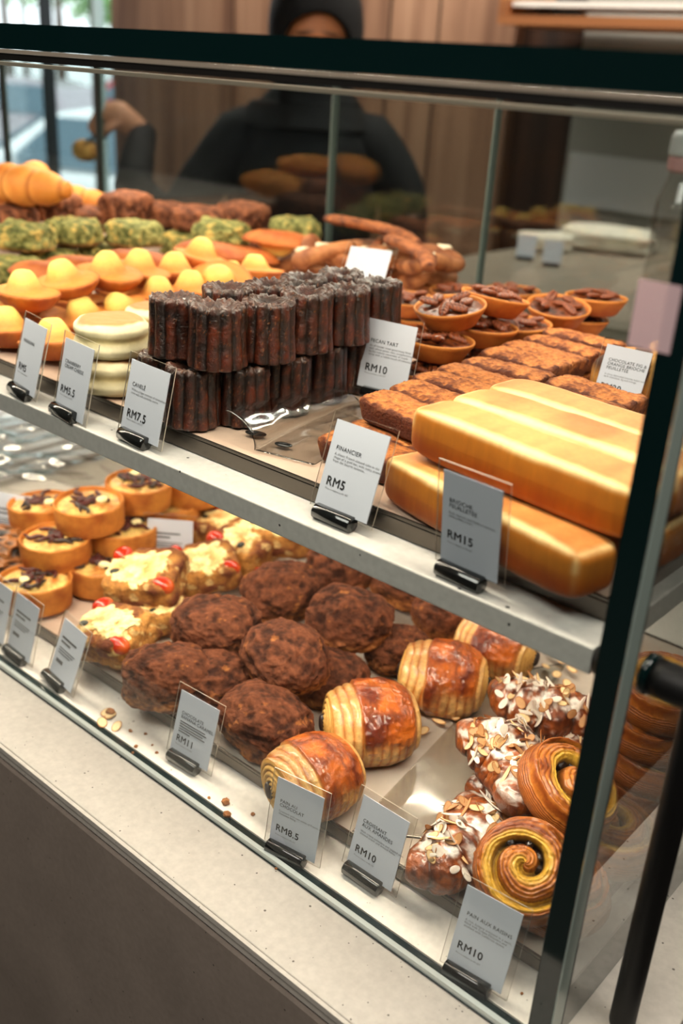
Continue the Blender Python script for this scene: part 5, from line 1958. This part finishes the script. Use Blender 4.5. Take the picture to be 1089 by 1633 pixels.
def car(px, py_roof, dist_y, label, paint, yaw, s=1.0, mirror=1):
    q = PY(px, py_roof, dist_y)
    root = empty('car', (q.x, q.y, ZG), (0, 0, rad(yaw)))
    tag(root, label, 'car')
    # side profile (x forward), lower body
    low = [(-2.05, .35), (-2.1, .62), (-2.0, .86), (-1.2, .93), (1.0, .93), (1.9, .80), (2.15, .62), (2.15, .35)]
    cab = [(-1.75, .90), (-1.35, 1.36), (-.9, 1.46), (.0, 1.48), (.45, 1.40), (1.15, .92)]
    hw = .86

    def extr(poly, w, w2, name, mat, z0=0):
        poly = np.array(poly)
        m_ = len(poly)
        zz = (poly[:, 1] - poly[:, 1].min()) / (np.ptp(poly[:, 1]))
        ww = w + (w2 - w) * zz
        V = np.concatenate([np.stack([poly[:, 0], -ww, poly[:, 1]], 1), np.stack([poly[:, 0], ww, poly[:, 1]], 1)])
        F = [list(range(m_))[::-1], list(range(m_, 2 * m_))] + [[i, (i + 1) % m_, m_ + (i + 1) % m_, m_ + i] for i in range(m_)]
        o = mk(name, V * s, F, mat, root, smooth=False)
        b = o.modifiers.new('bevel', 'BEVEL'); b.width = .05 * s; b.segments = 3
        return o
    extr(low, hw, hw * .96, 'car_body', paint)
    extr(cab, hw * .93, hw * .72, 'cabin', paint)
    gl = plain('car_glass_' + label[:5], rgb(84, 108, 122), .08, spec=.8)
    for sd in (-1, 1):
        for (a0, a1, b0, b1) in ((-1.35, -.45, -1.12, -.48), (-.38, .82, -.38, .32)):
            V = np.array([[a0, sd * .80, .96], [a1, sd * .80, .96], [b1, sd * .655, 1.38], [b0, sd * .655, 1.38]]) * s
            V2 = V + np.array([0, sd * .02, 0])
            Fq = [[0, 1, 2, 3], [4, 7, 6, 5], [0, 4, 5, 1], [1, 5, 6, 2], [2, 6, 7, 3], [3, 7, 4, 0]]
            mk('side_window', np.vstack([V2, V + np.array([0, sd * .005, 0])]), Fq, gl, root, smooth=False)
        o = box('wing_mirror', .62 * s, .78 * s, sd * .88 * s if sd > 0 else -1.06 * s, 1.06 * s if sd > 0 else -.88 * s, .94 * s, 1.08 * s, paint, root, .03)
    V = np.array([[.52, -.60, 1.36], [.52, .60, 1.36], [1.18, .72, .96], [1.18, -.72, .96]]) * s + np.array([.03, 0, .02])
    mk('windscreen', np.vstack([V, V - np.array([.02, 0, .02])]), [[0, 1, 2, 3], [7, 6, 5, 4], [0, 4, 5, 1], [1, 5, 6, 2], [2, 6, 7, 3], [3, 7, 4, 0]], gl, root, smooth=False)
    for wx in (-1.3, 1.35):
        for sd in (-1, 1):
            V = tube(np.array([[wx, sd * .70, .33], [wx, sd * .72, .33], [wx, sd * .88, .33], [wx, sd * .90, .33]]) * s, np.array([.28, .32, .32, .24]) * s, 28)
            pts, F = grid(V)
            mk('wheel', pts, F, M['blackmetal'], root)
    return root


white = plain('white_car_paint', rgb(238, 240, 242), .25, coat=.6)
silver = plain('silver_car_paint', rgb(170, 160, 168), .3, coat=.5)
red = plain('red_car_paint', rgb(196, 40, 30), .3, coat=.5)
car(205, 150, 5.9, 'white hatchback parked right outside the window', white, 200)
car(5, 112, 9.6, 'silver grey car parked behind the white one', silver, 205)
car(235, 140, 15.5, 'red car further right beyond the white one', red, 200)

# trees: trunk plus crown made of leaf clusters
def tree(x, y, h, r_, seed, label):
    root = empty('tree', (x, y, ZG))
    tag(root, label, 'tree', 'street trees outside the window')
    pts, F = grid(tube(resample([(0, 0, 0), (.05, .03, h * .3), (0, 0, h * .7)], 20), np.linspace(.16, .07, 20), 14))
    mk('trunk', pts, F, plain('bark', rgb(84, 72, 60), .8), root)
    rs = np.random.RandomState(seed)
    n = 2600
    d = rs.normal(size=(n, 3)); d /= np.linalg.norm(d, axis=1)[:, None]
    c = d * (r_ * rs.uniform(.35, 1, (n, 1)) ** .6) * np.array([1, 1, .9])
    c *= (1 + fbm(d, 2.2, seed, 3)[:, None] * .9)
    c[:, 2] += h * .78
    a = rs.normal(size=(n, 3)); a /= np.linalg.norm(a, axis=1)[:, None]
    b = np.cross(a, rs.normal(size=(n, 3))); b /= np.linalg.norm(b, axis=1)[:, None]
    sz = rs.uniform(.05, .12, (n, 1))
    V = np.stack([c - a * sz, c + b * sz * .5, c + a * sz, c - b * sz * .5], 1).reshape(-1, 3)
    F = np.arange(n * 4).reshape(n, 4)
    g = rs.uniform(0, 1, n)
    col = np.repeat(mix(rgb(62, 104, 62), rgb(150, 190, 120), g), 4, 0)
    mk('foliage', V, F, B['cloth'], root, col, smooth=False)


for k, (px, yy, h, r_) in enumerate([(10, 13, 5.4, 1.5), (95, 16, 6.2, 1.6), (180, 20, 4.8, 1.6), (40, 25, 6.5, 2.2), (150, 33, 7, 2.6)]):
    q = PY(px, 100, yy)
    tree(q.x, q.y, h, r_, k + 3, ('bright green tree outside at the left frame edge', 'green tree behind the white car', 'low green tree beside the timber wall edge',
                                  'tall green tree furthest left in the rear row', 'tall green tree furthest right in the rear row')[k])

# ------------------------------------------------------------------ unused prototypes leave the scene
for k, lst in PROTO.items():
    for i, o in enumerate(lst):
        if (k, i) not in USED:
            for ch in list(o.children):
                bpy.data.objects.remove(ch)
            bpy.data.objects.remove(o)
